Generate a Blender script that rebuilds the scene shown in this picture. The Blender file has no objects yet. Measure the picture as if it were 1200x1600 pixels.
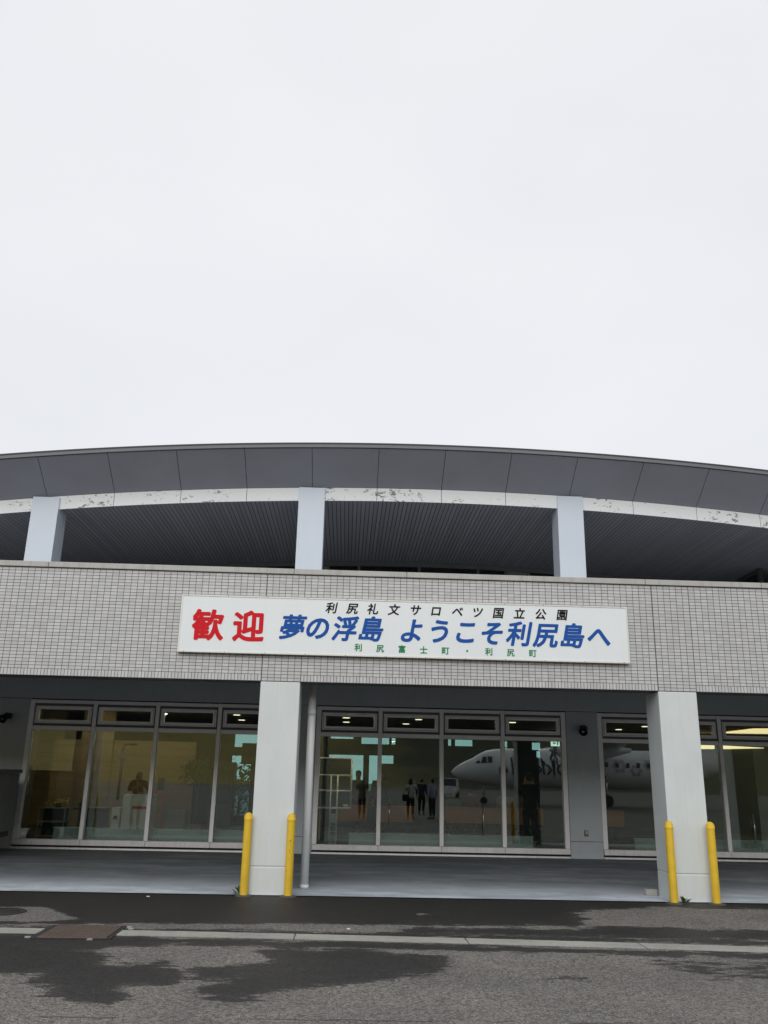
import bpy, bmesh, math, random
from mathutils import Vector, Matrix, noise
rad = math.radians
PI = math.pi
scene = bpy.context.scene
C = scene.collection

# ------------------------------------------------------------------ camera
cam_d = bpy.data.cameras.new('camera'); cam = bpy.data.objects.new('camera', cam_d); C.objects.link(cam)
cam_d.sensor_fit = 'VERTICAL'; cam_d.sensor_height = 24.0; cam_d.sensor_width = 18.0
cam_d.lens = 1338.59/1600*24.0; cam_d.clip_start = 0.05; cam_d.clip_end = 3000
YAW, PITCH, ROLL = 0.0370, 0.3024, 0.0215
fwd = Vector((math.sin(YAW)*math.cos(PITCH), math.cos(YAW)*math.cos(PITCH), math.sin(PITCH)))
rt = Vector((math.cos(YAW), -math.sin(YAW), 0)); up = rt.cross(fwd)
r2 = math.cos(ROLL)*rt + math.sin(ROLL)*up; u2 = -math.sin(ROLL)*rt + math.cos(ROLL)*up
M = Matrix((r2, u2, -fwd)).transposed().to_4x4(); M.translation = (1.3271, -13.252, 1.6059)
cam.matrix_world = M
scene.camera = cam

# ------------------------------------------------------------------ overcast sky + soft sun
SUN_EL, SUN_AZ = rad(27), rad(190)          # high, behind the camera, veiled by cloud
w = bpy.data.worlds.new('World'); scene.world = w; w.use_nodes = True
nt = w.node_tree; nt.nodes.clear()
out = nt.nodes.new('ShaderNodeOutputWorld'); bg = nt.nodes.new('ShaderNodeBackground'); bg.inputs['Strength'].default_value = 0.1
sky = nt.nodes.new('ShaderNodeTexSky'); sky.sky_type = 'NISHITA'; sky.sun_disc = False
sky.sun_elevation = SUN_EL; sky.sun_rotation = SUN_AZ; sky.dust_density = 4.0; sky.air_density = 1.0
tc = nt.nodes.new('ShaderNodeTexCoord')
mp = nt.nodes.new('ShaderNodeMapping'); mp.inputs['Scale'].default_value = (1.0, 1.0, 2.2)
nz = nt.nodes.new('ShaderNodeTexNoise'); nz.inputs['Scale'].default_value = 2.2; nz.inputs['Detail'].default_value = 5; nz.inputs['Roughness'].default_value = 0.45
cr = nt.nodes.new('ShaderNodeValToRGB')
cr.color_ramp.elements[0].position = 0.3; cr.color_ramp.elements[0].color = (8.35, 8.53, 8.9, 1)
cr.color_ramp.elements[1].position = 0.72; cr.color_ramp.elements[1].color = (8.95, 9.1, 9.42, 1)
mx = nt.nodes.new('ShaderNodeMixRGB'); mx.inputs['Fac'].default_value = 0.96
nt.links.new(tc.outputs['Generated'], mp.inputs['Vector']); nt.links.new(mp.outputs[0], nz.inputs['Vector'])
nt.links.new(nz.outputs[0], cr.inputs[0]); nt.links.new(sky.outputs[0], mx.inputs[1]); nt.links.new(cr.outputs[0], mx.inputs[2])
nt.links.new(mx.outputs[0], bg.inputs['Color']); nt.links.new(bg.outputs[0], out.inputs['Surface'])
sd = bpy.data.lights.new('sun', 'SUN'); sd.energy = 1.45; sd.angle = rad(50); sd.color = (1.0, 0.985, 0.96)
sun = bpy.data.objects.new('sun', sd); C.objects.link(sun)
sdir = Vector((math.sin(SUN_AZ)*math.cos(SUN_EL), math.cos(SUN_AZ)*math.cos(SUN_EL), math.sin(SUN_EL)))
sun.rotation_euler = sdir.to_track_quat('Z', 'Y').to_euler()
scene.view_settings.view_transform = 'Standard'; scene.view_settings.look = 'None'
scene.view_settings.gamma = 1.0; scene.view_settings.exposure = 0.0
scene.render.engine = 'CYCLES'
scene.cycles.use_denoising = True; scene.cycles.max_bounces = 10; scene.cycles.transparent_max_bounces = 16
scene.cycles.glossy_bounces = 5; scene.cycles.caustics_reflective = False; scene.cycles.caustics_refractive = False

# ------------------------------------------------------------------ material helpers
def new_mat(name):
    m = bpy.data.materials.new(name); m.use_nodes = True
    return m, m.node_tree, m.node_tree.nodes['Principled BSDF']
def N(nt, typ, **kw):
    n = nt.nodes.new(typ)
    for k, v in kw.items():
        if k.startswith('i_'): n.inputs[k[2:]].default_value = v
        else: setattr(n, k, v)
    return n
def L(nt, a, b): nt.links.new(a, b)
def math_n(nt, op, a, b=None, c=None):
    n = nt.nodes.new('ShaderNodeMath'); n.operation = op
    for i, v in enumerate((a, b, c)):
        if v is None: continue
        if isinstance(v, (int, float)): n.inputs[i].default_value = v
        else: nt.links.new(v, n.inputs[i])
    return n.outputs[0]
def mixc(nt, fac, a, b, blend='MIX'):
    n = nt.nodes.new('ShaderNodeMixRGB'); n.blend_type = blend
    for i, v in enumerate((fac, a, b)):
        if isinstance(v, (int, float)): n.inputs[i].default_value = v
        elif isinstance(v, tuple): n.inputs[i].default_value = v if len(v) == 4 else v+(1,)
        else: nt.links.new(v, n.inputs[i])
    return n.outputs[0]
def noise_n(nt, vec, scale, detail=4, rough=0.55, dist=0.0):
    n = N(nt, 'ShaderNodeTexNoise'); n.inputs['Scale'].default_value = scale; n.inputs['Detail'].default_value = detail
    n.inputs['Roughness'].default_value = rough; n.inputs['Distortion'].default_value = dist
    if vec is not None: nt.links.new(vec, n.inputs['Vector'])
    return n.outputs[0]
def ramp(nt, f, stops):
    n = N(nt, 'ShaderNodeValToRGB'); e = n.color_ramp.elements
    while len(e) < len(stops): e.new(0.5)
    for i, (p, c) in enumerate(stops):
        e[i].position = p; e[i].color = (c, c, c, 1) if isinstance(c, (int, float)) else c+(1,)
    nt.links.new(f, n.inputs[0]); return n.outputs[0]
def objco(nt): return N(nt, 'ShaderNodeTexCoord').outputs['Object']
def bump(nt, b, h, strength=0.3, dist=0.01):
    n = N(nt, 'ShaderNodeBump'); n.inputs['Strength'].default_value = strength; n.inputs['Distance'].default_value = dist
    nt.links.new(h, n.inputs['Height']); nt.links.new(n.outputs[0], b.inputs['Normal'])

def paint(name, col, rough=0.5, metal=0.0, var=0.08, scale=3.0, dirt=0.0, bmp=0.05, stretch=(1, 1, 1)):
    """A coated surface with faint mottling, optional weather streaks and a fine bump."""
    m, nt, b = new_mat(name)
    co = objco(nt)
    mpn = N(nt, 'ShaderNodeMapping'); mpn.inputs['Scale'].default_value = stretch; L(nt, co, mpn.inputs['Vector']); v = mpn.outputs[0]
    n1 = noise_n(nt, v, scale, 6, 0.6)
    c = mixc(nt, ramp(nt, n1, [(0.3, 0.0), (0.7, 1.0)]), tuple(x*(1-var) for x in col), tuple(min(1, x*(1+var)) for x in col))
    if dirt > 0:
        m2 = N(nt, 'ShaderNodeMapping'); m2.inputs['Scale'].default_value = (9, 9, 0.7); L(nt, co, m2.inputs['Vector'])
        n2 = noise_n(nt, m2.outputs[0], 1.6, 5, 0.65)
        c = mixc(nt, math_n(nt, 'MULTIPLY', ramp(nt, n2, [(0.48, 0.0), (0.75, 1.0)]), dirt), c, tuple(x*0.55 for x in col))
    L(nt, c, b.inputs['Base Color'])
    rr = N(nt, 'ShaderNodeMapRange'); rr.inputs['To Min'].default_value = max(0.02, rough-0.08); rr.inputs['To Max'].default_value = min(1, rough+0.08)
    L(nt, n1, rr.inputs[0]); L(nt, rr.outputs[0], b.inputs['Roughness'])
    b.inputs['Metallic'].default_value = metal
    if bmp > 0: bump(nt, b, noise_n(nt, co, 60, 3), bmp, 0.004)
    return m

def glass_mat(name, tint=(0.84, 0.90, 0.87), refl=0.09, rcol=(0.92, 0.97, 0.96)):
    m, nt, b = new_mat(name); nt.nodes.remove(b)
    o = nt.nodes['Material Output']
    tr = N(nt, 'ShaderNodeBsdfTransparent'); tr.inputs['Color'].default_value = tint+(1,)
    gl = N(nt, 'ShaderNodeBsdfGlossy'); gl.inputs['Roughness'].default_value = 0.0; gl.inputs['Color'].default_value = rcol+(1,)
    lw = N(nt, 'ShaderNodeFresnel'); lw.inputs['IOR'].default_value = 1.5
    f = math_n(nt, 'ADD', math_n(nt, 'MULTIPLY', lw.outputs[0], 0.9), refl-0.04)
    mxs = N(nt, 'ShaderNodeMixShader'); L(nt, f, mxs.inputs[0]); L(nt, tr.outputs[0], mxs.inputs[1]); L(nt, gl.outputs[0], mxs.inputs[2])
    L(nt, mxs.outputs[0], o.inputs['Surface'])
    # faint waviness of float glass
    bp = N(nt, 'ShaderNodeBump'); bp.inputs['Strength'].default_value = 0.02; bp.inputs['Distance'].default_value = 0.02
    L(nt, noise_n(nt, objco(nt), 1.3, 1), bp.inputs['Height']); L(nt, bp.outputs[0], gl.inputs['Normal'])
    return m
def emit(name, col, s):
    m, nt, b = new_mat(name); b.inputs['Base Color'].default_value = col+(1,)
    b.inputs['Emission Color'].default_value = col+(1,); b.inputs['Emission Strength'].default_value = s
    return m

# ------------------------------------------------------------------ mesh helpers
class MB:
    def __init__(s): s.bm = bmesh.new()
    def box(s, x0, x1, y0, y1, z0, z1, bev=0.0):
        vs = [s.bm.verts.new(p) for p in ((x0,y0,z0),(x1,y0,z0),(x1,y1,z0),(x0,y1,z0),(x0,y0,z1),(x1,y0,z1),(x1,y1,z1),(x0,y1,z1))]
        fs = [s.bm.faces.new([vs[i] for i in f]) for f in ((0,3,2,1),(4,5,6,7),(0,1,5,4),(1,2,6,5),(2,3,7,6),(3,0,4,7))]
        if bev > 0:
            es = list({e for f in fs for e in f.edges})
            bmesh.ops.bevel(s.bm, geom=es, offset=bev, segments=2, profile=0.5, affect='EDGES')
        return s
    def cyl(s, p0, p1, r0, r1=None, n=20, cap=True):
        p0, p1 = Vector(p0), Vector(p1); r1 = r0 if r1 is None else r1
        d = (p1-p0).normalized(); a = d.orthogonal().normalized(); b = d.cross(a)
        A = [s.bm.verts.new(p0+r0*(math.cos(t)*a+math.sin(t)*b)) for t in [2*math.pi*i/n for i in range(n)]]
        B = [s.bm.verts.new(p1+r1*(math.cos(t)*a+math.sin(t)*b)) for t in [2*math.pi*i/n for i in range(n)]]
        for i in range(n):
            f = s.bm.faces.new((A[i], A[(i+1) % n], B[(i+1) % n], B[i])); f.smooth = True
        if cap: s.bm.faces.new(A[::-1]); s.bm.faces.new(B)
        return s
    def lathe(s, cx, cy, prof, n=24):
        rings = []
        for r, z in prof:
            if r < 1e-5: rings.append([s.bm.verts.new((cx, cy, z))])
            else: rings.append([s.bm.verts.new((cx+r*math.cos(2*math.pi*i/n), cy+r*math.sin(2*math.pi*i/n), z)) for i in range(n)])
        for A, B in zip(rings, rings[1:]):
            for i in range(n):
                j = (i+1) % n
                if len(A) == 1 and len(B) == 1: continue
                q = [A[0], B[j], B[i]] if len(A) == 1 else [A[i], A[j], B[0]] if len(B) == 1 else [A[i], A[j], B[j], B[i]]
                f = s.bm.faces.new(q); f.smooth = True
        return s
    def loft(s, rings, closed=True, caps=True, smooth=True):
        R = [[s.bm.verts.new(p) for p in r] for r in rings]; n = len(R[0])
        for A, B in zip(R, R[1:]):
            for i in range(n if closed else n-1):
                j = (i+1) % n
                f = s.bm.faces.new((A[i], A[j], B[j], B[i])); f.smooth = smooth
        if caps and closed: s.bm.faces.new(R[0][::-1]); s.bm.faces.new(R[-1])
        return s
    def poly(s, pts):
        s.bm.faces.new([s.bm.verts.new(p) for p in pts]); return s
    def prism(s, pts, off):
        off = Vector(off); A = [s.bm.verts.new(p) for p in pts]; B = [s.bm.verts.new(Vector(p)+off) for p in pts]; n = len(A)
        s.bm.faces.new(A[::-1]); s.bm.faces.new(B)
        for i in range(n): s.bm.faces.new((A[i], A[(i+1) % n], B[(i+1) % n], B[i]))
        return s
    def build(s, name, mat, parent=None, loc=None, recalc=True):
        if recalc: bmesh.ops.recalc_face_normals(s.bm, faces=s.bm.faces)
        me = bpy.data.meshes.new(name); s.bm.to_mesh(me); s.bm.free()
        return link(name, me, mat, parent, loc)
def link(name, me, mat, parent=None, loc=None):
    if mat is not None:
        me.materials.clear(); me.materials.append(mat)
    o = bpy.data.objects.new(name, me); C.objects.link(o)
    if parent is not None: o.parent = parent
    if loc is not None: o.location = loc
    return o
def tag(o, label=None, cat=None, group=None, kind=None):
    if label: o['label'] = label
    if cat: o['category'] = cat
    if group: o['group'] = group
    if kind: o['kind'] = kind
    return o
def thing(name, label, cat, loc=(0, 0, 0), rz=0.0, group=None):
    o = bpy.data.objects.new(name, None); C.objects.link(o); o.empty_display_size = 0.2
    o.location = loc; o.rotation_euler = (0, 0, rz)
    return tag(o, label, cat, group)
def dup(o, loc=None, label=None, parent=None):
    c = o.copy(); C.objects.link(c)
    if parent is not None: c.parent = parent
    if loc is not None: c.location = loc
    if label: c['label'] = label
    for ch in list(o.children): dup(ch, parent=c)
    return c

# ------------------------------------------------------------------ dimensions
S = 6.1104                      # column spacing
ZB, ZT = 2.996, 4.655           # tiled band, underside and top
YW = 5.95                       # ground-floor window wall
YU = 5.87                       # upper column line
YG = 11.8                       # upper glazing line
def arc(x, z0): return z0-0.0060*(x-3.35)**2
ZF1, ZF0, ZE, ZGUT = 8.189, 7.871, 8.822, 8.929   # fascia top / fascia bottom / eave edge / gutter top at the crown

# ================================================================== SETTING
def pip(p, poly):
    x, y = p; c = False; j = len(poly)-1
    for i in range(len(poly)):
        a, b = poly[i], poly[j]
        if (a[1] > y) != (b[1] > y) and x < (b[0]-a[0])*(y-a[1])/(b[1]-a[1])+a[0]: c = not c
        j = i
    return c
def pdist(p, poly):
    best = 9.0; px, py = p; j = len(poly)-1
    for i in range(len(poly)):
        ax, ay = poly[j]; bx, by = poly[i]; dx, dy = bx-ax, by-ay
        t = max(0, min(1, ((px-ax)*dx+(py-ay)*dy)/(dx*dx+dy*dy+1e-9)))
        d = math.hypot(px-ax-t*dx, py-ay-t*dy); best = min(best, d); j = i
    return best
WET = [  # damp patches left on the asphalt (x, y) and how dark they are
 ([(-9,0.2),(0.3,0.2),(4.6,0.2),(9,0.2),(9,-0.42),(5.66,-0.55),(4.40,-1.05),(4.25,-2.2),(3.37,-2.3),(0.4,-2.45),(-2.42,-2.72),(-9,-2.9)], 1.0),
 ([(2.12,-2.49),(4.05,-2.49),(4.38,-2.09),(6.33,-2.41),(9,-2.6),(9,-3.3),(6.06,-3.1),(2.08,-3.05)], 0.85),
 ([(-9,-2.7),(2.0,-2.85),(9,-3.2),(9,-3.5),(2,-3.2),(-9,-3.05)], 0.8),
 ([(-9,-3.2),(-2.06,-3.3),(1.77,-3.5),(5.67,-3.75),(9,-4.0),(9,-4.4),(5.51,-4.14),(4.29,-4.01),(2.40,-3.92),(0.63,-3.85),(-0.43,-3.87),(-1.09,-4.18),(-1.78,-4.42),(-9,-4.4)], 0.85),
 ([(-9,-3.6),(-2.04,-3.72),(-1.13,-4.06),(-0.66,-4.71),(-0.27,-4.68),(0.10,-5.18),(0.04,-5.44),(-0.34,-5.55),(-0.27,-6.06),(-0.45,-6.07),(-0.91,-5.80),(-1.27,-5.19),(-1.49,-5.16),(-9,-5.1)], 1.0),
 ([(0.18,-5.63),(0.33,-5.29),(0.68,-4.48),(0.52,-4.03),(1.52,-3.79),(2.01,-4.08),(2.37,-4.21),(2.28,-4.92),(1.49,-5.34),(1.28,-5.51),(0.88,-5.60),(0.50,-6.16),(0.37,-5.93)], 0.95),
 ([(0.0,-4.9),(0.45,-4.75),(0.7,-5.0),(0.4,-5.5),(0.0,-5.35)], 0.8),
 ([(2.96,-4.93),(3.43,-4.85),(3.95,-5.02),(3.83,-5.23),(3.11,-5.24)], 0.5),
 ([(4.27,-4.07),(9,-4.14),(9,-5.25),(4.97,-5.25),(4.39,-5.05),(4.18,-4.53)], 0.48),
]
DRY = [[(-2.9,-1.45),(-2.38,-1.35),(-1.89,-1.94),(-1.6,-2.35),(-2.20,-2.55),(-3.1,-2.40)],
       [(-1.12,-2.60),(0.23,-2.58),(0.25,-2.73),(-0.98,-2.88)], [(0.67,-2.58),(1.60,-2.63),(1.60,-2.82),(0.76,-2.88)],
       [(2.2,-1.33),(2.62,-1.42),(2.66,-1.52),(2.3,-1.55)]]
def wetness(x, y):
    n = noise.noise(Vector((x*1.7, y*2.6, 0)))*0.16+noise.noise(Vector((x*5, y*8, 3)))*0.07
    v = 0.0
    for poly, k in WET:
        d = pdist((x, y), poly); d = d if pip((x, y), poly) else -d
        v = max(v, k*max(0, min(1, 0.5+(d+n)/0.5)))
    for poly in DRY:
        d = pdist((x, y), poly); d = d if pip((x, y), poly) else -d
        v *= 1-0.8*max(0, min(1, 0.5+(d+n*0.8)/0.16))
    return v

def asphalt_mat():
    m, nt, b = new_mat('asphalt'); co = objco(nt)
    at = N(nt, 'ShaderNodeAttribute'); at.attribute_name = 'damp'
    vo = N(nt, 'ShaderNodeTexVoronoi'); vo.inputs['Scale'].default_value = 58; L(nt, co, vo.inputs['Vector'])
    agg = ramp(nt, N(nt, 'ShaderNodeSeparateColor').outputs[0], [(0, 0), (1, 1)]) if False else None
    sep = N(nt, 'ShaderNodeSeparateColor'); L(nt, vo.outputs['Color'], sep.inputs[0])
    n1 = noise_n(nt, co, 130, 3, 0.7); n2 = noise_n(nt, co, 0.9, 5, 0.6); n3 = noise_n(nt, co, 7, 5, 0.65)
    stone = mixc(nt, sep.outputs[0], (0.085, 0.08, 0.072), (0.46, 0.44, 0.395))
    dark = mixc(nt, ramp(nt, n1, [(0.42, 0), (0.62, 1)]), (0.06, 0.057, 0.055), stone)
    dry = mixc(nt, ramp(nt, n2, [(0.35, 0), (0.65, 1)]), mixc(nt, 1.0, dark, (0.86, 0.85, 0.85), 'MULTIPLY'), mixc(nt, 1.0, dark, (1.15, 1.12, 1.1), 'MULTIPLY'))
    dry = mixc(nt, math_n(nt, 'MULTIPLY', ramp(nt, n3, [(0.5, 0), (0.7, 1)]), 0.25), dry, (0.075, 0.072, 0.07))
    # crisp, broken rim for the damp patches
    mw = N(nt, 'ShaderNodeMapping'); mw.inputs['Scale'].default_value = (0.75, 1.9, 1); L(nt, co, mw.inputs['Vector'])
    f = math_n(nt, 'ADD', at.outputs['Fac'], math_n(nt, 'MULTIPLY', math_n(nt, 'SUBTRACT', noise_n(nt, mw.outputs[0], 4.2, 12, 0.82), 0.5), 2.3))
    f = ramp(nt, f, [(0.425, 0.0), (0.455, 0.9), (0.85, 1.0)])
    f = math_n(nt, 'MULTIPLY', f, math_n(nt, 'MINIMUM', math_n(nt, 'ADD', math_n(nt, 'MULTIPLY', at.outputs['Fac'], 1.6), 0.3), 1.0))
    wet = mixc(nt, 1.0, dry, (0.15, 0.15, 0.153), 'MULTIPLY')
    # resealed joints and hairline cracks
    sx = N(nt, 'ShaderNodeSeparateXYZ'); L(nt, co, sx.inputs[0])
    wob = math_n(nt, 'MULTIPLY', math_n(nt, 'SUBTRACT', noise_n(nt, co, 2.5, 4), 0.5), 0.12)
    ln = math_n(nt, 'ABSOLUTE', math_n(nt, 'ADD', math_n(nt, 'ADD', sx.outputs[1], wob), 6.50))
    crack = math_n(nt, 'MULTIPLY', math_n(nt, 'LESS_THAN', ln, 0.012), ramp(nt, noise_n(nt, co, 1.1, 2), [(0.44, 0), (0.5, 1)]))
    c = mixc(nt, f, dry, wet); c = mixc(nt, math_n(nt, 'MULTIPLY', crack, 0.75), c, (0.02, 0.02, 0.02))
    L(nt, c, b.inputs['Base Color'])
    L(nt, ramp(nt, f, [(0, 0.92), (1, 0.62)]), b.inputs['Roughness'])
    b.inputs['Specular IOR Level'].default_value = 0.35
    bump(nt, b, math_n(nt, 'ADD', vo.outputs['Distance'], n1), 0.4, 0.006)
    return m
asphalt = asphalt_mat()
def grid(xs, ys, zf):
    bm = bmesh.new(); V = [[bm.verts.new((x, y, zf(x, y))) for x in xs] for y in ys]
    for j in range(len(ys)-1):
        for i in range(len(xs)-1): bm.faces.new((V[j][i], V[j][i+1], V[j+1][i+1], V[j+1][i]))
    return bm
def frange(a, b, n): return [a+(b-a)*i/n for i in range(n+1)]
xs = [-60, -30, -14]+frange(-8, 11, 300)+[16, 30, 60]; ys = frange(-9.0, 0.3, 170)
bm = grid(xs, ys, lambda x, y: 0.0)
lay = bm.verts.layers.float.new('damp')
for v in bm.verts: v[lay] = wetness(v.co.x, v.co.y) if -9 < v.co.x < 12 else 0.4
me = bpy.data.meshes.new('asphalt_road'); bm.to_mesh(me); bm.free()
tag(link('asphalt_road', me, asphalt), kind='structure')

def concrete_mat(name, col, rough=0.85, stain=0.5, sc=1.0, speck=0.12):
    m, nt, b = new_mat(name); co = objco(nt)
    n1 = noise_n(nt, co, 0.6*sc, 6, 0.65); n2 = noise_n(nt, co, 5*sc, 6, 0.7); n3 = noise_n(nt, co, 90, 3, 0.7)
    c = mixc(nt, math_n(nt, 'MULTIPLY', ramp(nt, n1, [(0.35, 0), (0.65, 1)]), stain), col, tuple(x*0.62 for x in col))
    c = mixc(nt, math_n(nt, 'MULTIPLY', ramp(nt, n2, [(0.45, 0), (0.75, 1)]), stain*0.6), c, tuple(min(1, x*1.3) for x in col))
    c = mixc(nt, math_n(nt, 'MULTIPLY', ramp(nt, n3, [(0.5, 0), (0.7, 1)]), speck*4), c, tuple(x*0.6 for x in col))
    L(nt, c, b.inputs['Base Color']); b.inputs['Roughness'].default_value = rough
    bump(nt, b, n3, 0.35, 0.005); return m
apron_m = concrete_mat('apron_concrete', (0.10, 0.094, 0.08), stain=0.4, sc=0.15)
bm = grid([-400, -120, -40, 0, 40, 120, 400], [-170, -90, -45, -20, -9.0], lambda x, y: -0.004)
me = bpy.data.meshes.new('apron'); bm.to_mesh(me); bm.free(); tag(link('apron', me, apron_m), kind='structure')
# ground beyond the terminal and to the sides
back_m = concrete_mat('car_park_asphalt', (0.10, 0.10, 0.10), sc=0.1)
g = MB(); g.poly([(-400,0.3,-0.03),(400,0.3,-0.03),(400,320,-0.03),(-400,320,-0.03)]); tag(g.build('ground', back_m), kind='structure')
# arcade floor, falling gently to the front
def slab_mat():
    m, nt, b = new_mat('arcade_concrete'); co = objco(nt)
    mpn = N(nt, 'ShaderNodeMapping'); mpn.inputs['Scale'].default_value = (0.4, 1.3, 1); mpn.inputs['Rotation'].default_value = (0, 0, 0.06); L(nt, co, mpn.inputs['Vector'])
    n1 = noise_n(nt, mpn.outputs[0], 1.5, 7, 0.68, 0.4); n3 = noise_n(nt, co, 50, 4, 0.7); n2 = noise_n(nt, co, 2.5, 6, 0.6)
    c = mixc(nt, ramp(nt, n1, [(0.42, 0), (0.66, 1)]), (0.24, 0.27, 0.295), (0.46, 0.50, 0.525))
    c = mixc(nt, math_n(nt, 'MULTIPLY', ramp(nt, n2, [(0.4, 0), (0.75, 1)]), 0.5), c, (0.19, 0.21, 0.225))
    c = mixc(nt, math_n(nt, 'MULTIPLY', ramp(nt, n3, [(0.5, 0), (0.75, 1)]), 0.35), c, (0.15, 0.165, 0.18))
    # daylight falloff painted in: paler open edge, darker back, ragged limit
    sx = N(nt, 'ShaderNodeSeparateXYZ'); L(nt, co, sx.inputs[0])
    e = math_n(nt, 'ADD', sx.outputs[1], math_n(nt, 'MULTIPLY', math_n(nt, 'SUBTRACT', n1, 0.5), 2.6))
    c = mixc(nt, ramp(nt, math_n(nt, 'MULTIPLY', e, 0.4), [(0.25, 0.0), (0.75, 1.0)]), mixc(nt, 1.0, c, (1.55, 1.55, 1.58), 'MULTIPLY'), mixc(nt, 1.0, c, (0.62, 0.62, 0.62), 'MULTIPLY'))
    L(nt, c, b.inputs['Base Color']); b.inputs['Roughness'].default_value = 0.8; bump(nt, b, n3, 0.3, 0.005); return m
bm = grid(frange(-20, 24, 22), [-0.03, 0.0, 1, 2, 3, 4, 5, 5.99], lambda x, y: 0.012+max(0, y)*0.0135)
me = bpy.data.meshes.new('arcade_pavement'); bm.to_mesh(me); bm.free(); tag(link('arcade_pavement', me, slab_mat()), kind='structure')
# concrete channel strip across the asphalt
def gy(x): return -3.0-0.020*(x+2.3)-0.0048*(x+2.3)**2 if x > -2.3 else -3.0-0.0*(x+2.3)
gm = concrete_mat('channel_concrete', (0.36, 0.355, 0.32), stain=0.75, sc=2.0, speck=0.18)
g = MB(); segs = [-14, -10.4, -7.6, -4.7, -1.82, -1.02, 0.85, 2.66, 4.48, 6.3, 8.1, 11, 14]
for a, b_ in zip(segs, segs[1:]):
    if (a, b_) == (-1.82, -1.02): continue
    n = 18
    for k in range(n):
        xa, xb = a+0.008+(b_-a-0.016)*k/n, a+0.008+(b_-a-0.016)*(k+1)/n
        for (o0, o1) in ((0, -0.148), (-0.158, -0.305)):
            ya, yb = gy(xa), gy(xb)
            g.prism([(xa, ya+o0, 0.001), (xb, yb+o0, 0.001), (xb, yb+o1, 0.001), (xa, ya+o1, 0.001)], (0, 0, 0.006))
for v in g.bm.verts:
    v.co.y += 0.012*noise.noise(Vector((v.co.x*9, v.co.y*5, 1)))
tag(g.build('channel_strip', gm), kind='structure')

# grassy hill beyond the airfield (seen mirrored in the glass)
def hill_mat():
    m, nt, b = new_mat('hillside_grass'); co = objco(nt); sx = N(nt, 'ShaderNodeSeparateXYZ'); L(nt, co, sx.inputs[0])
    n1 = noise_n(nt, co, 0.03, 8, 0.7); n2 = noise_n(nt, co, 0.35, 6, 0.7)
    g1 = mixc(nt, n2, (0.27, 0.215, 0.065), (0.46, 0.365, 0.12)); g2 = mixc(nt, n2, (0.045, 0.05, 0.026), (0.085, 0.09, 0.05))
    f = math_n(nt, 'ADD', math_n(nt, 'MULTIPLY', sx.outputs[0], 0.010), math_n(nt, 'ADD', n1, -0.05))
    L(nt, mixc(nt, ramp(nt, f, [(0.25, 0), (0.62, 1)]), g1, g2), b.inputs['Base Color']); b.inputs['Roughness'].default_value = 1.0
    bump(nt, b, n2, 1.0, 1.5); return m
def hz(x, y):
    t = max(0, min(1, (-150-y)/190)); t = t*t*(3-2*t)
    return -0.6+t*(64+9*noise.noise(Vector((x*0.012, y*0.012, 0)))) + 2.2*t*noise.noise(Vector((x*0.06, y*0.06, 5)))
bm = grid(frange(-420, 420, 90), frange(-360, -150, 24), hz)
for f in bm.faces: f.smooth = True
me = bpy.data.meshes.new('hill'); bm.to_mesh(me); bm.free(); tag(link('hill', me, hill_mat()), kind='structure')

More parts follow.
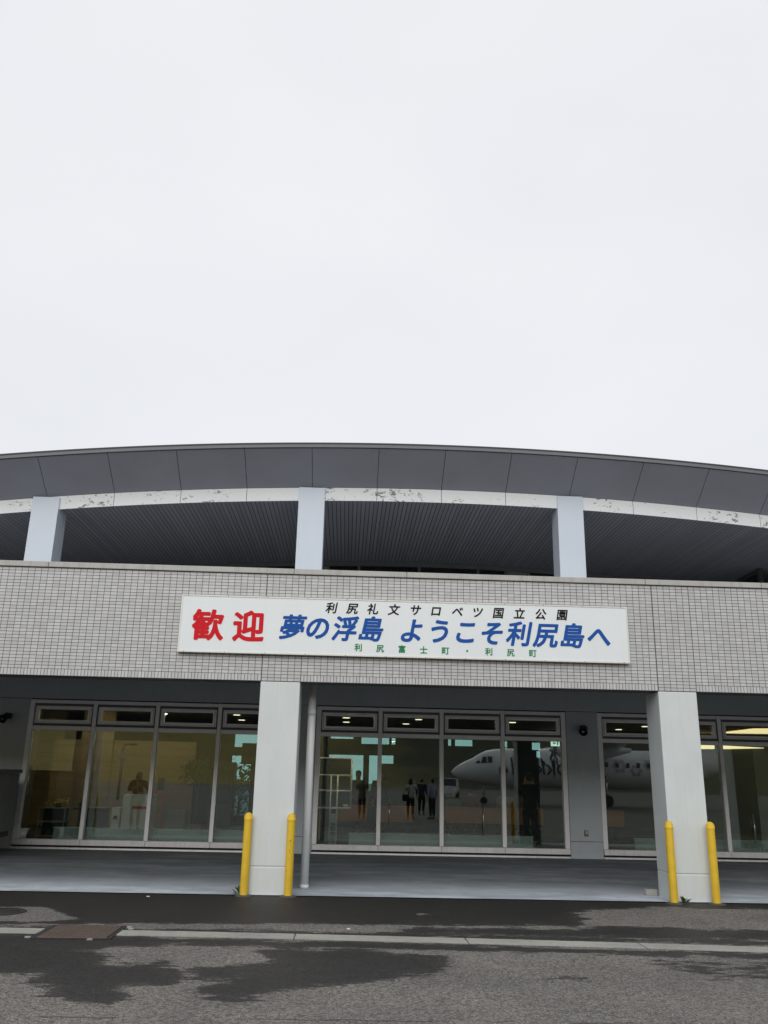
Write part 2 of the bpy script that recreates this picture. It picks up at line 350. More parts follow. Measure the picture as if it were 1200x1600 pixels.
# ================================================================== TERMINAL BUILDING
T = thing('terminal_building', 'airport terminal with curved grey roof above a grey tiled band and open arcade', 'building', (0, 0, 0))
XL, XR = -18.5, 20.5
def tile_mat():
    m, nt, b = new_mat('grey_mosaic_tile'); co = objco(nt); sx = N(nt, 'ShaderNodeSeparateXYZ'); L(nt, co, sx.inputs[0])
    X, Z = sx.outputs[0], math_n(nt, 'SUBTRACT', sx.outputs[2], ZB)
    xm = math_n(nt, 'FLOORED_MODULO', X, S)
    def brick(u, v, bw, rh, mort):
        cb = N(nt, 'ShaderNodeCombineXYZ'); L(nt, u, cb.inputs[0]); L(nt, v, cb.inputs[1])
        br = N(nt, 'ShaderNodeTexBrick'); br.offset = 0.0; br.squash = 1.0; br.inputs['Scale'].default_value = 1.0
        br.inputs['Color1'].default_value = (0.50, 0.50, 0.505, 1); br.inputs['Color2'].default_value = (0.60, 0.60, 0.605, 1); br.inputs['Mortar'].default_value = (0.085, 0.085, 0.09, 1)
        br.inputs['Mortar Size'].default_value = mort; br.inputs['Mortar Smooth'].default_value = 0.1; br.inputs['Brick Width'].default_value = bw; br.inputs['Row Height'].default_value = rh
        L(nt, cb.outputs[0], br.inputs['Vector']); return br
    A = brick(xm, Z, S/61, 0.0502, 0.0042); B = brick(xm, Z, S/122, 0.1004, 0.0042)
    bay = math_n(nt, 'MULTIPLY', math_n(nt, 'GREATER_THAN', xm, 0.603), math_n(nt, 'LESS_THAN', Z, 0.1004))
    c = mixc(nt, bay, A.outputs['Color'], B.outputs['Color']); fac = mixc(nt, bay, A.outputs['Fac'], B.outputs['Fac'])
    # movement joints either side of each column
    j1 = math_n(nt, 'LESS_THAN', math_n(nt, 'ABSOLUTE', math_n(nt, 'SUBTRACT', xm, 0.603)), 0.006)
    j2 = math_n(nt, 'LESS_THAN', math_n(nt, 'ABSOLUTE', math_n(nt, 'SUBTRACT', xm, 0.008)), 0.006)
    j = math_n(nt, 'MAXIMUM', j1, j2)
    n1 = noise_n(nt, co, 0.9, 5, 0.6)
    ms = N(nt, 'ShaderNodeMapping'); ms.inputs['Scale'].default_value = (7, 1, 0.5); L(nt, co, ms.inputs['Vector'])
    n2 = noise_n(nt, ms.outputs[0], 1.2, 5, 0.6)
    c = mixc(nt, math_n(nt, 'MULTIPLY', ramp(nt, n1, [(0.35, 0), (0.7, 1)]), 0.35), c, mixc(nt, 1.0, c, (0.86, 0.83, 0.78), 'MULTIPLY'))
    c = mixc(nt, math_n(nt, 'MULTIPLY', ramp(nt, n2, [(0.5, 0), (0.8, 1)]), 0.3), c, mixc(nt, 1.0, c, (0.7, 0.68, 0.64), 'MULTIPLY'))
    c = mixc(nt, j, c, (0.09, 0.095, 0.11))
    L(nt, c, b.inputs['Base Color']); b.inputs['Roughness'].default_value = 0.42
    bump(nt, b, math_n(nt, 'SUBTRACT', 1.0, fac), 0.5, 0.003)
    return m
tile = tile_mat()
g = MB(); g.box(XL, XR, 0, 0.32, ZB, ZT); g.build('tiled_parapet', tile, T)
cop_m = paint('coping_metal', (0.45, 0.44, 0.415), 0.45, 0.0, 0.1, 1.5, 0.5, stretch=(1, 1, 1))
g = MB(); xs_ = [XL-0.03, -14.6, -10.9, -7.2, -3.4, 0.42, 2.2, 6.02-0.0, 7.93-0.02, 11.7, 15.5, XR+0.03]
for a, b_ in zip(xs_, xs_[1:]): g.box(a+0.003, b_-0.003, -0.035, 0.36, ZT+0.006, ZT+0.092, 0.006)
g.build('coping', cop_m, T)
dk = paint('dark_gap', (0.02, 0.02, 0.022), 0.8, var=0.05, bmp=0)
g = MB(); g.box(XL, XR, -0.004, 0.3, ZT+0.0005, ZT+0.0055); g.build('coping_seal', dk, T)

# lower columns
col_m = paint('column_paint', (0.64, 0.68, 0.675), 0.5, 0, 0.05, 1.2, 0.13, 0.03)
col_xs = [-2*S, -S, 0.0, S, 2*S]
for x in col_xs:
    g = MB(); g.box(x, x+0.6, 0.0, 0.6, 0.385, ZB-0.006, 0.012); g.box(x, x+0.6, 0.0, 0.6, -0.05, 0.377, 0.012); g.box(x+0.012, x+0.588, 0.012, 0.588, 0.36, 0.40)
    g.build('column', col_m, T)
# arcade ceiling, deck, end walls
ceil_m = paint('arcade_ceiling', (0.32, 0.33, 0.34), 0.85, 0, 0.1, 0.7)
g = MB(); g.box(XL, XR, 0.32, YW, 3.56, 3.66); g.build('arcade_ceiling', ceil_m, T)
deck_m = concrete_mat('terrace_deck', (0.42, 0.43, 0.44))
g = MB(); g.box(XL, XR, 0.32, YG+9, 4.15, 4.28); g.build('terrace_deck', deck_m, T)
wall_m = paint('wall_render', (0.50, 0.54, 0.57), 0.5, 0.35, 0.05, 1.2, 0.12)
for xa, xb in ((XL-0.25, XL), (XR, XR+0.25)):
    g = MB(); g.box(xa, xb, 0.0, YG+9, -0.05, ZT+0.09); g.build('end_wall', wall_m, T)

# ground-floor window wall
WINS = [(-17.9, 4), (-11.67, 4), (-5.50, 4), (0.67, 4), (6.84, 4), (13.01, 4)]
WW = 5.46; Z0, Z1 = 0.135, 3.115
g = MB(); prev = XL
for x0, n in WINS+[(XR, 0)]:
    x0e = min(x0, XR)
    if x0e > prev+0.01:
        g.box(prev, x0e, YW, YW+0.18, 0.436, Z1); g.box(prev+0.004, x0e-0.004, YW+0.003, YW+0.18, 0.0, 0.426)
    prev = x0+WW
g.box(XL, XR, YW, YW+0.18, Z1+0.012, 3.56)
g.box(XL, XR, YW+0.005, YW+0.18, 0.0, 0.085)
g.build('wall', wall_m, T)
g = MB(); g.box(XL, XR, YW+0.02, YW+0.16, 0.05, 3.5)
reb_m = paint('rebate_grey', (0.16, 0.16, 0.165), 0.6)
fr_m = paint('anodised_frame', (0.86, 0.845, 0.845), 0.6, 0.85, 0.06, 4.0)
frl_m = paint('sill_metal', (0.80, 0.78, 0.78), 0.6, 0.8, 0.08, 3.0, 0.3)
flash_m = paint('flashing_metal', (0.86, 0.86, 0.85), 0.5, 0.9, 0.08, 3.0, 0.3)
gl_m = glass_mat('window_glass'); vgl_m = glass_mat('vent_glass', (0.86, 0.9, 0.86), 0.10)
hd_m = paint('handle_steel', (0.6, 0.6, 0.58), 0.25, 0.8, 0.04)
def make_window(x0):
    x1 = x0+WW; pitch = (WW-0.10)/4
    mxs = [x0+0.05+pitch*i for i in range(5)]; yf = YW-0.012
    g = MB()
    for i, mx_ in enumerate(mxs):
        hw = 0.042 if 0 < i < 4 else 0.05
        g.box(mx_-hw, mx_+hw, yf, YW+0.13, 0.285, 3.103, 0.004)
    for a, b_ in zip(mxs, mxs[1:]):
        g.box(a+0.048, b_-0.048, yf+0.006, YW+0.13, 3.03, 3.10)
        g.box(a+0.048, b_-0.048, yf+0.006, YW+0.13, 2.475, 2.557)
    f = g.build('window', fr_m, T)
    g = MB(); g.box(x0+0.012, x1-0.012, YW+0.07, YW+0.11, 2.557, 3.104); g2 = g.bm
    # dark rebate round the opening
    g.bm.free()
    g = MB(); t = 0.012
    g.box(x0-t+0.012, x0-0.001, YW-0.002, YW+0.15, 0.09, Z1+0.01); g.box(x1+0.001, x1+t-0.0, YW-0.002, YW+0.15, 0.09, Z1+0.01)
    g.box(x0, x1, YW-0.002, YW+0.15, 3.105, Z1+0.011)
    g.build('gasket', dk, f)
    g = MB()
    for a, b_ in zip([x0+0.0]+mxs[1:4], mxs[1:4]+[x1]):
        g.box(a+0.003, b_-0.003, yf-0.025, YW+0.14, 0.172, 0.281, 0.004)
    g.build('sill', frl_m, f)
    g = MB(); g.box(x0, x1, yf-0.03, YW+0.1, 0.095, 0.132, 0.003); g.build('flashing', flash_m, f)
    g = MB(); g.box(x0+0.002, x1-0.002, YW-0.008, YW+0.12, 0.135, 0.17); g.build('seal', dk, f)
    for a, b_ in zip(mxs, mxs[1:]):
        l, r = a+0.043, b_-0.043
        g = MB(); g.box(l, r, YW+0.05, YW+0.058, 0.282, 2.474); g.build('pane', gl_m, f)
        g = MB()
        for (i0, y_, z0_, z1_, wd) in ((0.03, YW+0.012, 2.612, 2.975, 0.022), (0.062, YW+0.004, 2.642, 2.946, 0.042)):
            L_, R_ = l+i0, r-i0
            g.box(L_, L_+wd, y_, YW+0.1, z0_, z1_); g.box(R_-wd, R_, y_, YW+0.1, z0_, z1_)
            g.box(L_+wd, R_-wd, y_, YW+0.1, z1_-wd, z1_); g.box(L_+wd, R_-wd, y_, YW+0.1, z0_, z0_+wd)
        g.build('vent_frame', fr_m, f)
        g = MB(); g.box(l, l+0.027, YW+0.03, YW+0.1, 2.558, 3.03); g.box(r-0.027, r, YW+0.03, YW+0.1, 2.558, 3.03)
        g.box(l+0.028, r-0.028, YW+0.03, YW+0.1, 2.978, 3.029); g.box(l+0.028, r-0.028, YW+0.03, YW+0.1, 2.559, 2.609); g.build('vent_rebate', reb_m, f)
        g = MB(); g.box(l+0.105, r-0.105, YW+0.03, YW+0.038, 2.685, 2.903); g.build('vent_pane', vgl_m, f)
    return f
wins = [make_window(x) for x, n in WINS]
for i, x, za, zb in ((2, -5.33, 1.15, 1.75), (3, 2.285, 0.70, 1.15), (3, 4.29, 0.51, 1.16), (4, 6.985, 1.40, 1.78), (4, 10.14, 0.45, 1.05)):
    g = MB(); g.cyl((x, YW+0.0, za), (x, YW+0.0, zb), 0.012, n=10); g.cyl((x, YW+0.0, za+0.03), (x, YW+0.05, za+0.03), 0.008, n=8); g.cyl((x, YW+0.0, zb-0.03), (x, YW+0.05, zb-0.03), 0.008, n=8)
    g.build('door_handle', hd_m, wins[i])

# ---------------- upper storey
ucol_m = paint('upper_column_paint', (0.60, 0.665, 0.75), 0.42, 0.0, 0.03, 1.0, 0.06, 0.02)
for k in range(-3, 4):
    x = 0.03+S*k
    if x < XL or x > XR-0.6: continue
    zt = arc(x+0.305, ZF1)-0.012
    g = MB(); g.box(x, x+0.61, YU, YU+0.61, 4.28, zt, 0.006); g.build('upper_column', ucol_m, T)
# peeling white fascia
def fascia_mat():
    m, nt, b = new_mat('peeling_white_paint'); co = objco(nt)
    ms = N(nt, 'ShaderNodeMapping'); ms.inputs['Scale'].default_value = (1.0, 1.0, 1.8); L(nt, co, ms.inputs['Vector'])
    big = ramp(nt, noise_n(nt, co, 0.9, 2, 0.5), [(0.46, 0), (0.70, 1)])
    n1 = noise_n(nt, ms.outputs[0], 7, 8, 0.72, 0.6); n2 = noise_n(nt, ms.outputs[0], 24, 5, 0.7)
    f = math_n(nt, 'ADD', n1, math_n(nt, 'MULTIPLY', big, 0.19)); f = math_n(nt, 'ADD', f, math_n(nt, 'MULTIPLY', math_n(nt, 'SUBTRACT', n2, 0.5), 0.16))
    f = ramp(nt, f, [(0.642, 0), (0.66, 1)])
    c = mixc(nt, ramp(nt, n2, [(0.3, 0), (0.8, 1)]), (0.80, 0.825, 0.84), (0.88, 0.895, 0.90))
    L(nt, mixc(nt, f, c, mixc(nt, n2, (0.10, 0.11, 0.115), (0.36, 0.36, 0.35))), b.inputs['Base Color']); b.inputs['Roughness'].default_value = 0.6
    bump(nt, b, f, 0.4, 0.003); return m
JX = [0.335+S/4*k for k in range(-13, 15) if XL-1 < 0.335+S/4*k < XR+1]
def strip(name, mat, yz0, yz1, gap, sub=6, back=None):
    """Panels following the roof curve between the joints; yz = (y, crown z) of the lower and upper edge."""
    g = MB()
    for a, b_ in zip(JX, JX[1:]):
        for k in range(sub):
            xa = a+gap+(b_-a-2*gap)*k/sub; xb = a+gap+(b_-a-2*gap)*(k+1)/sub
            P = [(xa, yz0[0], arc(xa, yz0[1])), (xb, yz0[0], arc(xb, yz0[1])), (xb, yz1[0], arc(xb, yz1[1])), (xa, yz1[0], arc(xa, yz1[1]))]
            g.poly(P)
    bmesh.ops.remove_doubles(g.bm, verts=g.bm.verts, dist=1e-4)
    o = g.build(name, mat, T, recalc=False)
    md = o.modifiers.new('thickness', 'SOLIDIFY'); md.thickness = back or 0.02; md.offset = -1
    return o
eave_m = paint('eave_panel_paint', (0.275, 0.285, 0.33), 0.40, 0.0, 0.06, 0.9, 0.0, 0.02)
YE = 5.0
strip('fascia_board', fascia_mat(), (YU+0.06, ZF0), (YU+0.06, ZF1), 0.006)
strip('eave_panel', eave_m, (YU+0.055, ZF1+0.006), (YE, ZE), 0.006)
strip('eave_backing', dk, (YU+0.095, ZF0+0.03), (YU+0.095, ZF1+0.05), 0.0)
strip('eave_backing', dk, (YU+0.1, ZF1+0.04), (YE+0.03, ZE+0.02), 0.0)
gut_m = paint('roof_edge_metal', (0.155, 0.17, 0.185), 0.5, 0.0, 0.05, 2.0, 0.15)
strip('roof_edge', gut_m, (YE-0.045, ZE+0.012), (YE-0.05, ZGUT), 0.0, back=0.08)
cap_m = paint('roof_cap_metal', (0.045, 0.048, 0.05), 0.6, 0.0, 0.05, 2.0)
strip('roof_cap', cap_m, (YE-0.062, ZGUT-0.018), (YE-0.062, ZGUT+0.012), 0.0, back=0.1)
roof_m = paint('roof_metal', (0.14, 0.15, 0.16), 0.6, 0.0, 0.05, 1.0)
strip('roof', roof_m, (YE-0.03, ZGUT+0.0), (26, ZGUT+0.6), 0.0, back=0.06)
def soffit_mat():
    m, nt, b = new_mat('slatted_soffit'); co = objco(nt); sx = N(nt, 'ShaderNodeSeparateXYZ'); L(nt, co, sx.inputs[0])
    f = math_n(nt, 'FRACT', math_n(nt, 'MULTIPLY', sx.outputs[0], 10.0))
    gr = math_n(nt, 'MAXIMUM', math_n(nt, 'LESS_THAN', f, 0.14), math_n(nt, 'GREATER_THAN', f, 0.97))
    sl = math_n(nt, 'FLOOR', math_n(nt, 'MULTIPLY', sx.outputs[0], 10.0))
    wn = N(nt, 'ShaderNodeTexWhiteNoise'); wn.noise_dimensions = '1D'; L(nt, sl, wn.inputs['W'])
    c = mixc(nt, wn.outputs['Value'], (0.29, 0.305, 0.35), (0.35, 0.365, 0.41))
    L(nt, mixc(nt, gr, c, (0.10, 0.105, 0.12)), b.inputs['Base Color']); b.inputs['Roughness'].default_value = 0.55
    bump(nt, b, math_n(nt, 'SUBTRACT', 1.0, gr), 0.6, 0.01); return m
strip('slatted_soffit', soffit_mat(), (YG+6, ZF0+0.0), (YU+0.085, ZF0+0.004), 0.0)
# upper glazing, set far back
ug_m = glass_mat('upper_glass', (0.45, 0.52, 0.5), 0.06)
ufr_m = paint('upper_frame', (0.20, 0.21, 0.22), 0.45, 0.3, 0.05)
upn_m = paint('upper_panel', (0.27, 0.27, 0.29), 0.6, 0, 0.06)
UM = [-16.6, -13.0, -9.9, -6.8, -5.0, -2.62, -1.252, 0.62, 1.541, 3.351, 5.132, 5.986, 6.668, 8.5, 10.3, 12.6]
g = MB()
for x in UM: g.box(x-0.04, x+0.04, YG, YG+0.12, 4.28, arc(x, ZF0)-0.14)
for a, b_ in zip(UM, UM[1:]):
    for k in range(5):
        xa, xb = a+(b_-a)*k/5, a+(b_-a)*(k+1)/5
        g.prism([(xa, YG-0.01, arc(xa, ZF0)-0.14), (xb, YG-0.01, arc(xb, ZF0)-0.14), (xb, YG-0.01, arc(xb, ZF0)-0.002), (xa, YG-0.01, arc(xa, ZF0)-0.002)], (0, 0.14, 0))
uf = g.build('upper_window', ufr_m, T)
for a, b_ in zip(UM, UM[1:]):
    solid = (a, b_) in ((5.986, 6.668),)
    P = [(a+0.041, YG+0.05, 4.28), (b_-0.041, YG+0.05, 4.28), (b_-0.041, YG+0.05, arc(b_, ZF0)-0.142), (a+0.041, YG+0.05, arc(a, ZF0)-0.142)]
    g = MB(); g.prism(P, (0, 0.01, 0)); g.build('infill_panel' if solid else 'pane', upn_m if solid else ug_m, uf)
g = MB(); g.box(0.15, 0.58, YG-0.012, YG-0.002, 4.28, 7.66); g.build('infill_panel', upn_m, uf)
g = MB(); g.box(XL, XR, YG+5.0, YG+5.2, 4.28, 8.1); g.build('upper_room_wall', paint('room_wall', (0.10, 0.105, 0.11), 0.8), T)
# glazed return at the right of the terrace
xr = 12.56
g = MB(); g.box(xr-0.06, xr+0.06, 9.25, 9.37, 4.28, arc(xr, ZF0)-0.003); g.box(xr-0.05, xr+0.05, 9.37, YG, arc(xr, ZF0)-0.12, arc(xr, ZF0)-0.004)
rf = g.build('side_window', paint('side_frame', (0.07, 0.085, 0.085), 0.5), T)
g = MB(); g.box(xr-0.01, xr, 9.37, YG, 4.28, arc(xr, ZF0)-0.12); g.build('pane', ug_m, rf)
g = MB(); g.box(xr+0.06, XR, 9.30, 9.31, 4.28, arc(16, ZF0)-0.06); g.build('pane', ug_m, rf)

# ---------------- ground-floor room behind the glass
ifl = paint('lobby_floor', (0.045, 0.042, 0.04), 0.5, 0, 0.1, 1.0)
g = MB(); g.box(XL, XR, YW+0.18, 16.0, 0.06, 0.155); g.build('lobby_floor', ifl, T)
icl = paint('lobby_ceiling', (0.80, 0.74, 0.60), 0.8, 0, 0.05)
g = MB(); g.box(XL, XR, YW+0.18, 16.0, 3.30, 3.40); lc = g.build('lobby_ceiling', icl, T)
fill_m = emit('added_fill_glow', (1.0, 0.86, 0.62), 45.0); dim_m = emit('downlight_dim_glow', (1.0, 0.88, 0.68), 1.7)
for x, y in ((1.31, 12.4), (1.31, 14.4), (3.42, 12.4), (3.2, 14.6), (-1.86, 12.3), (-1.98, 14.6), (6.24, 12.7), (10.1, 14.9), (10.36, 13.1), (-9.5, 12.4), (-3.9, 6.9), (-5.6, 7.0), (-2.0, 7.0), (0.8, 6.5), (1.5, 6.5), (3.4, 6.75), (9.4, 6.75), (-5.6, 11.0), (-3.7, 11.0), (-7.2, 10.0), (10.8, 8.6), (14, 12)):
    z = 3.18 if y < 12 else 3.285
    g = MB(); g.cyl((x, y, z), (x, y, z+0.014), 0.10, n=16); g.build('downlight_or_fill', fill_m if y < 12 else dim_m, lc)  # the strong ones nearer the front are unseen lamps added to brighten the lobby
cove_m = emit('cove_glow', (1.0, 0.82, 0.45), 1.3)
g = MB(); g.prism([(13.6, 12.9, 3.275), (18.5, 11.2, 3.275), (18.5, 14.5, 3.275), (13.6, 15.2, 3.275)], (0, 0, 0.02)); g.build('ceiling_light', cove_m, lc)
g = MB(); g.prism([(12.6, 15.9, 2.78), (13.62, 15.9, 2.80), (13.62, 15.9, 2.93), (12.6, 15.9, 2.93)], (0, 0.08, 0)); g.build('cove_light', cove_m, lc)
g = MB(); g.prism([(13.85, 15.9, 2.80), (15.3, 15.9, 2.86), (15.3, 15.9, 2.875), (13.85, 15.9, 2.92)], (0, 0.08, 0)); g.build('cove_light', cove_m, lc)
HOLES = [(-2.34, -1.0, 2.52, 2.93), (-2.39, -1.75, 0.40, 2.25), (0.78, 1.91, 1.45, 2.35), (2.10, 2.40, 1.24, 2.35), (2.50, 2.90, 2.10, 2.36), (0.81, 1.56, 2.86, 2.94),
         (1.83, 2.75, 2.71, 2.92), (2.83, 2.96, 2.71, 2.92), (4.70, 4.82, 2.71, 2.92), (4.93, 5.53, 2.71, 2.92), (6.53, 6.70, 2.70, 2.90), (7.50, 7.81, 2.64, 2.88), (7.64, 7.80, 2.40, 2.61)]
def holed(g, x0, x1, z0, z1, y0, y1, holes):
    X = sorted({x0, x1}|{h[0] for h in holes}|{h[1] for h in holes}); Z = sorted({z0, z1}|{h[2] for h in holes}|{h[3] for h in holes})
    for a, b_ in zip(X, X[1:]):
        cur = None
        for c, d in zip(Z, Z[1:]):
            cx, cz = (a+b_)/2, (c+d)/2
            if any(h[0] < cx < h[1] and h[2] < cz < h[3] for h in holes):
                if cur: g.box(a, b_, y0, y1, cur[0], cur[1]); cur = None
            else: cur = (cur[0], d) if cur else (c, d)
        if cur: g.box(a, b_, y0, y1, cur[0], cur[1])
    return g
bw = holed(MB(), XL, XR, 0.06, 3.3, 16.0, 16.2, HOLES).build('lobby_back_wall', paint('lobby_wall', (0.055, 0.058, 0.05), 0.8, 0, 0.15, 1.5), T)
tg = glass_mat('green_back_glass', (0.58, 0.76, 0.745), 0.05)
for h in HOLES:
    g = MB(); g.box(h[0], h[1], 16.1, 16.106, h[2], h[3]); g.build('back_pane', tg, bw)
wood_m = paint('lobby_wood_panel', (0.26, 0.19, 0.10), 0.6, 0, 0.2, 2.0, stretch=(0.3, 1, 4))
g = MB(); g.box(-9.8, -6.9, 13.0, 13.1, 0.155, 3.3); g.box(-6.85, -2.9, 12.0, 12.1, 0.155, 2.5); g.box(-6.1, -5.2, 11.95, 11.99, 0.155, 3.3); g.build('wood_partition', wood_m, T)
for x in (-6.6, 0.62): 
    g = MB(); g.box(x-0.2, x+0.2, 9.0, 9.4, 0.155, 3.3); g.build('lobby_pillar', paint('lobby_pillar', (0.13, 0.115, 0.10), 0.7), T)
# exit sign inside
g = MB(); g.box(8.05, 8.33, 15.6, 15.66, 2.76, 2.95, 0.004); ex = g.build('exit_sign', emit('exit_white', (0.85, 1.0, 0.9), 0.9))
tag(ex, 'small lit white exit sign with a green arrow, seen through the middle window', 'sign')
g = MB(); y_ = 15.593
g.prism([(8.09, y_, 2.855), (8.15, y_, 2.80), (8.15, y_, 2.835), (8.21, y_, 2.835), (8.21, y_, 2.875), (8.15, y_, 2.875), (8.15, y_, 2.91)], (0, 0.004, 0)); g.box(8.24, 8.29, y_, y_+0.004, 2.79, 2.92)
g.build('arrow', emit('exit_green', (0.02, 0.35, 0.15), 0.5), ex)

# ================================================================== SIGN
sign_m = paint('sign_face', (0.80, 0.845, 0.855), 0.4, 0, 0.02, 1.5, 0.05, 0.0)
sfr_m = paint('sign_frame', (0.72, 0.71, 0.67), 0.4, 0.1, 0.05, 3, 0.25)
sg = thing('welcome_sign', 'long white welcome sign with red, blue, black and green Japanese lettering on the tiled band', 'sign', (-1.285, -0.09, 3.392))
W_, H_ = 6.965, 0.888
g = MB(); g.box(0.022, W_-0.022, 0.008, 0.06, 0.022, H_-0.022); g.build('sign_face', sign_m, sg)
g = MB(); f_ = 0.022
g.box(0, W_, 0, 0.065, 0, f_); g.box(0, W_, 0, 0.065, H_-f_, H_); g.box(0, f_, 0, 0.065, f_, H_-f_); g.box(W_-f_, W_, 0, 0.065, f_, H_-f_); g.build('sign_frame', sfr_m, sg)
g = MB()
for i in range(12):
    for z in (0.0, H_):
        x = 0.1+i*(W_-0.2)/11; g.cyl((x, -0.004, abs(z-0.011)), (x, 0.002, abs(z-0.011)), 0.006, n=8)
g.build('sign_screws', dk, sg)
for i in range(4):
    pass
g = MB()
for x in (0.3, 2.2, 4.6, 6.6): g.box(x, x+0.06, 0.06, 0.088, 0.08, 0.8)
g.build('sign_bracket', fr_m, sg)
def letters(chars, size, bold, shear, mat, z_adj=0.0, sx=1.0):
    for ch, x, z in chars:
        bmt = bmesh.new()
        cu = bpy.data.curves.new('t', 'FONT'); cu.body = ch; cu.size = 1.0; cu.resolution_u = 4; cu.fill_mode = 'FRONT'
        ob = bpy.data.objects.new('t', cu); C.objects.link(ob)
        dg = bpy.context.evaluated_depsgraph_get(); m_ = bpy.data.meshes.new_from_object(ob.evaluated_get(dg))
        for v in m_.vertices:
            px, pz = v.co.x-0.5, v.co.y-0.38
            v.co = ((px*sx+pz*shear)*size+x+1.285, 0.0035, pz*size+z-3.392+z_adj)
        n0 = 0
        for k in range(11):                       # heavy strokes: the outline swept round a small disc
            dv = Vector((0, 0, 0)) if k == 10 else Vector((math.cos(k*PI/5), 0, math.sin(k*PI/5)))*bold*size
            dv.y = -0.00006*k
            for v in m_.vertices: v.co += dv
            bmt.from_mesh(m_)
            for v in m_.vertices: v.co -= dv
        bpy.data.objects.remove(ob); bpy.data.meshes.remove(m_)
        me = bpy.data.meshes.new('character'); bmt.to_mesh(me); bmt.free()
        link('character', me, mat, sg)
RED = [('歓',-0.849,3.814),('迎',-0.228,3.812)]
BLUE = [('夢',0.448,3.816),('の',0.837,3.817),('浮',1.261,3.814),('島',1.660,3.820),('よ',2.294,3.813),('う',2.721,3.815),('こ',3.129,3.816),('そ',3.538,3.807),('利',3.963,3.809),('尻',4.384,3.801),('島',4.795,3.802),('へ',5.218,3.804)]
BLACK = [('利',1.036,4.132),('尻',1.359,4.131),('礼',1.678,4.131),('文',2.006,4.130),('サ',2.341,4.135),('ロ',2.661,4.129),('ベ',2.997,4.128),('ツ',3.313,4.127),('国',3.639,4.126),('立',3.972,4.126),('公',4.305,4.125),('園',4.643,4.125)]
GREEN = [('利',1.466,3.529),('尻',1.800,3.523),('富',2.135,3.522),('士',2.470,3.516),('町',2.806,3.516),('・',3.142,3.520),('利',3.479,3.519),('尻',3.816,3.513),('町',4.159,3.512)]
def vinyl(name, c):
    m = paint(name, c, 0.6, var=0.03, bmp=0); m.node_tree.nodes['Principled BSDF'].inputs['Specular IOR Level'].default_value = 0.1; return m
letters(RED, 0.49, 0.033, 0.0, vinyl('red_vinyl', (0.66, 0.018, 0.026)))
letters(BLUE, 0.40, 0.028, 0.20, vinyl('blue_vinyl', (0.018, 0.095, 0.38)), sx=0.98)
letters(BLACK, 0.18, 0.024, 0.17, vinyl('black_vinyl', (0.010, 0.010, 0.012)))
letters(GREEN, 0.122, 0.022, 0.0, vinyl('green_vinyl', (0.015, 0.24, 0.09)))

# ================================================================== BOLLARDS, PIPE, SMALL FIXTURES
yel = paint('yellow_plastic', (0.72, 0.47, 0.025), 0.5, 0, 0.10, 6, 0.35, 0.03)
def bollard(x, y, label):
    b = thing('bollard', label, 'bollard', (x, y, 0), 0, 'yellow bollards guarding the columns')
    r = 0.058
    g = MB(); g.lathe(0, 0, [(r, -0.01), (r, 1.03)], 28)
    g.build('post', yel, b)
    prof = [(r+0.004, 1.005), (r+0.005, 1.012), (r+0.004, 1.05)]+[((r+0.003)*math.cos(t), 1.05+(r+0.003)*math.sin(t)) for t in frange(0, math.pi/2, 8)]
    prof[-1] = (0, prof[-1][1]); g = MB(); g.lathe(0, 0, prof, 28); g.build('cap', yel, b)
    g = MB(); g.lathe(0, 0, [(0.125, 0.0), (0.12, 0.012), (r+0.001, 0.018)], 24); g.build('footing', paint('footing_mortar', (0.07, 0.068, 0.063), 0.9), b)
    return b
bollard(-0.045, -0.075, 'yellow bollard at the left edge of the column beside the downpipe')
b2 = bollard(0.575, -0.075, 'scuffed yellow bollard between that column and the downpipe')
sc_m = paint('scuff_mark', (0.06, 0.045, 0.03), 0.8)
g = MB()
for (z, dx, s_) in ((0.74, 0.0, 0.006), (0.61, -0.004, 0.004), (0.58, 0.003, 0.004), (0.34, -0.03, 0.005), (0.72, 0.04, 0.004)):
    y0 = -math.sqrt(0.058**2-dx**2)-0.0015; g.box(dx-s_, dx+s_, y0, y0+0.004, z-s_*1.5, z+s_*1.5)
g.build('scuff_marks', sc_m, b2)
bollard(6.075, -0.125, 'yellow bollard at the left edge of the right column, beside the weed')
bollard(6.69, -0.125, 'yellow bollard at the right edge of the right-hand column')
bollard(-S-0.045, -0.075, 'yellow bollard at the far side of the column beyond the left edge')
bollard(-S+0.575, -0.075, 'yellow bollard seen only as a reflection in the second left window')

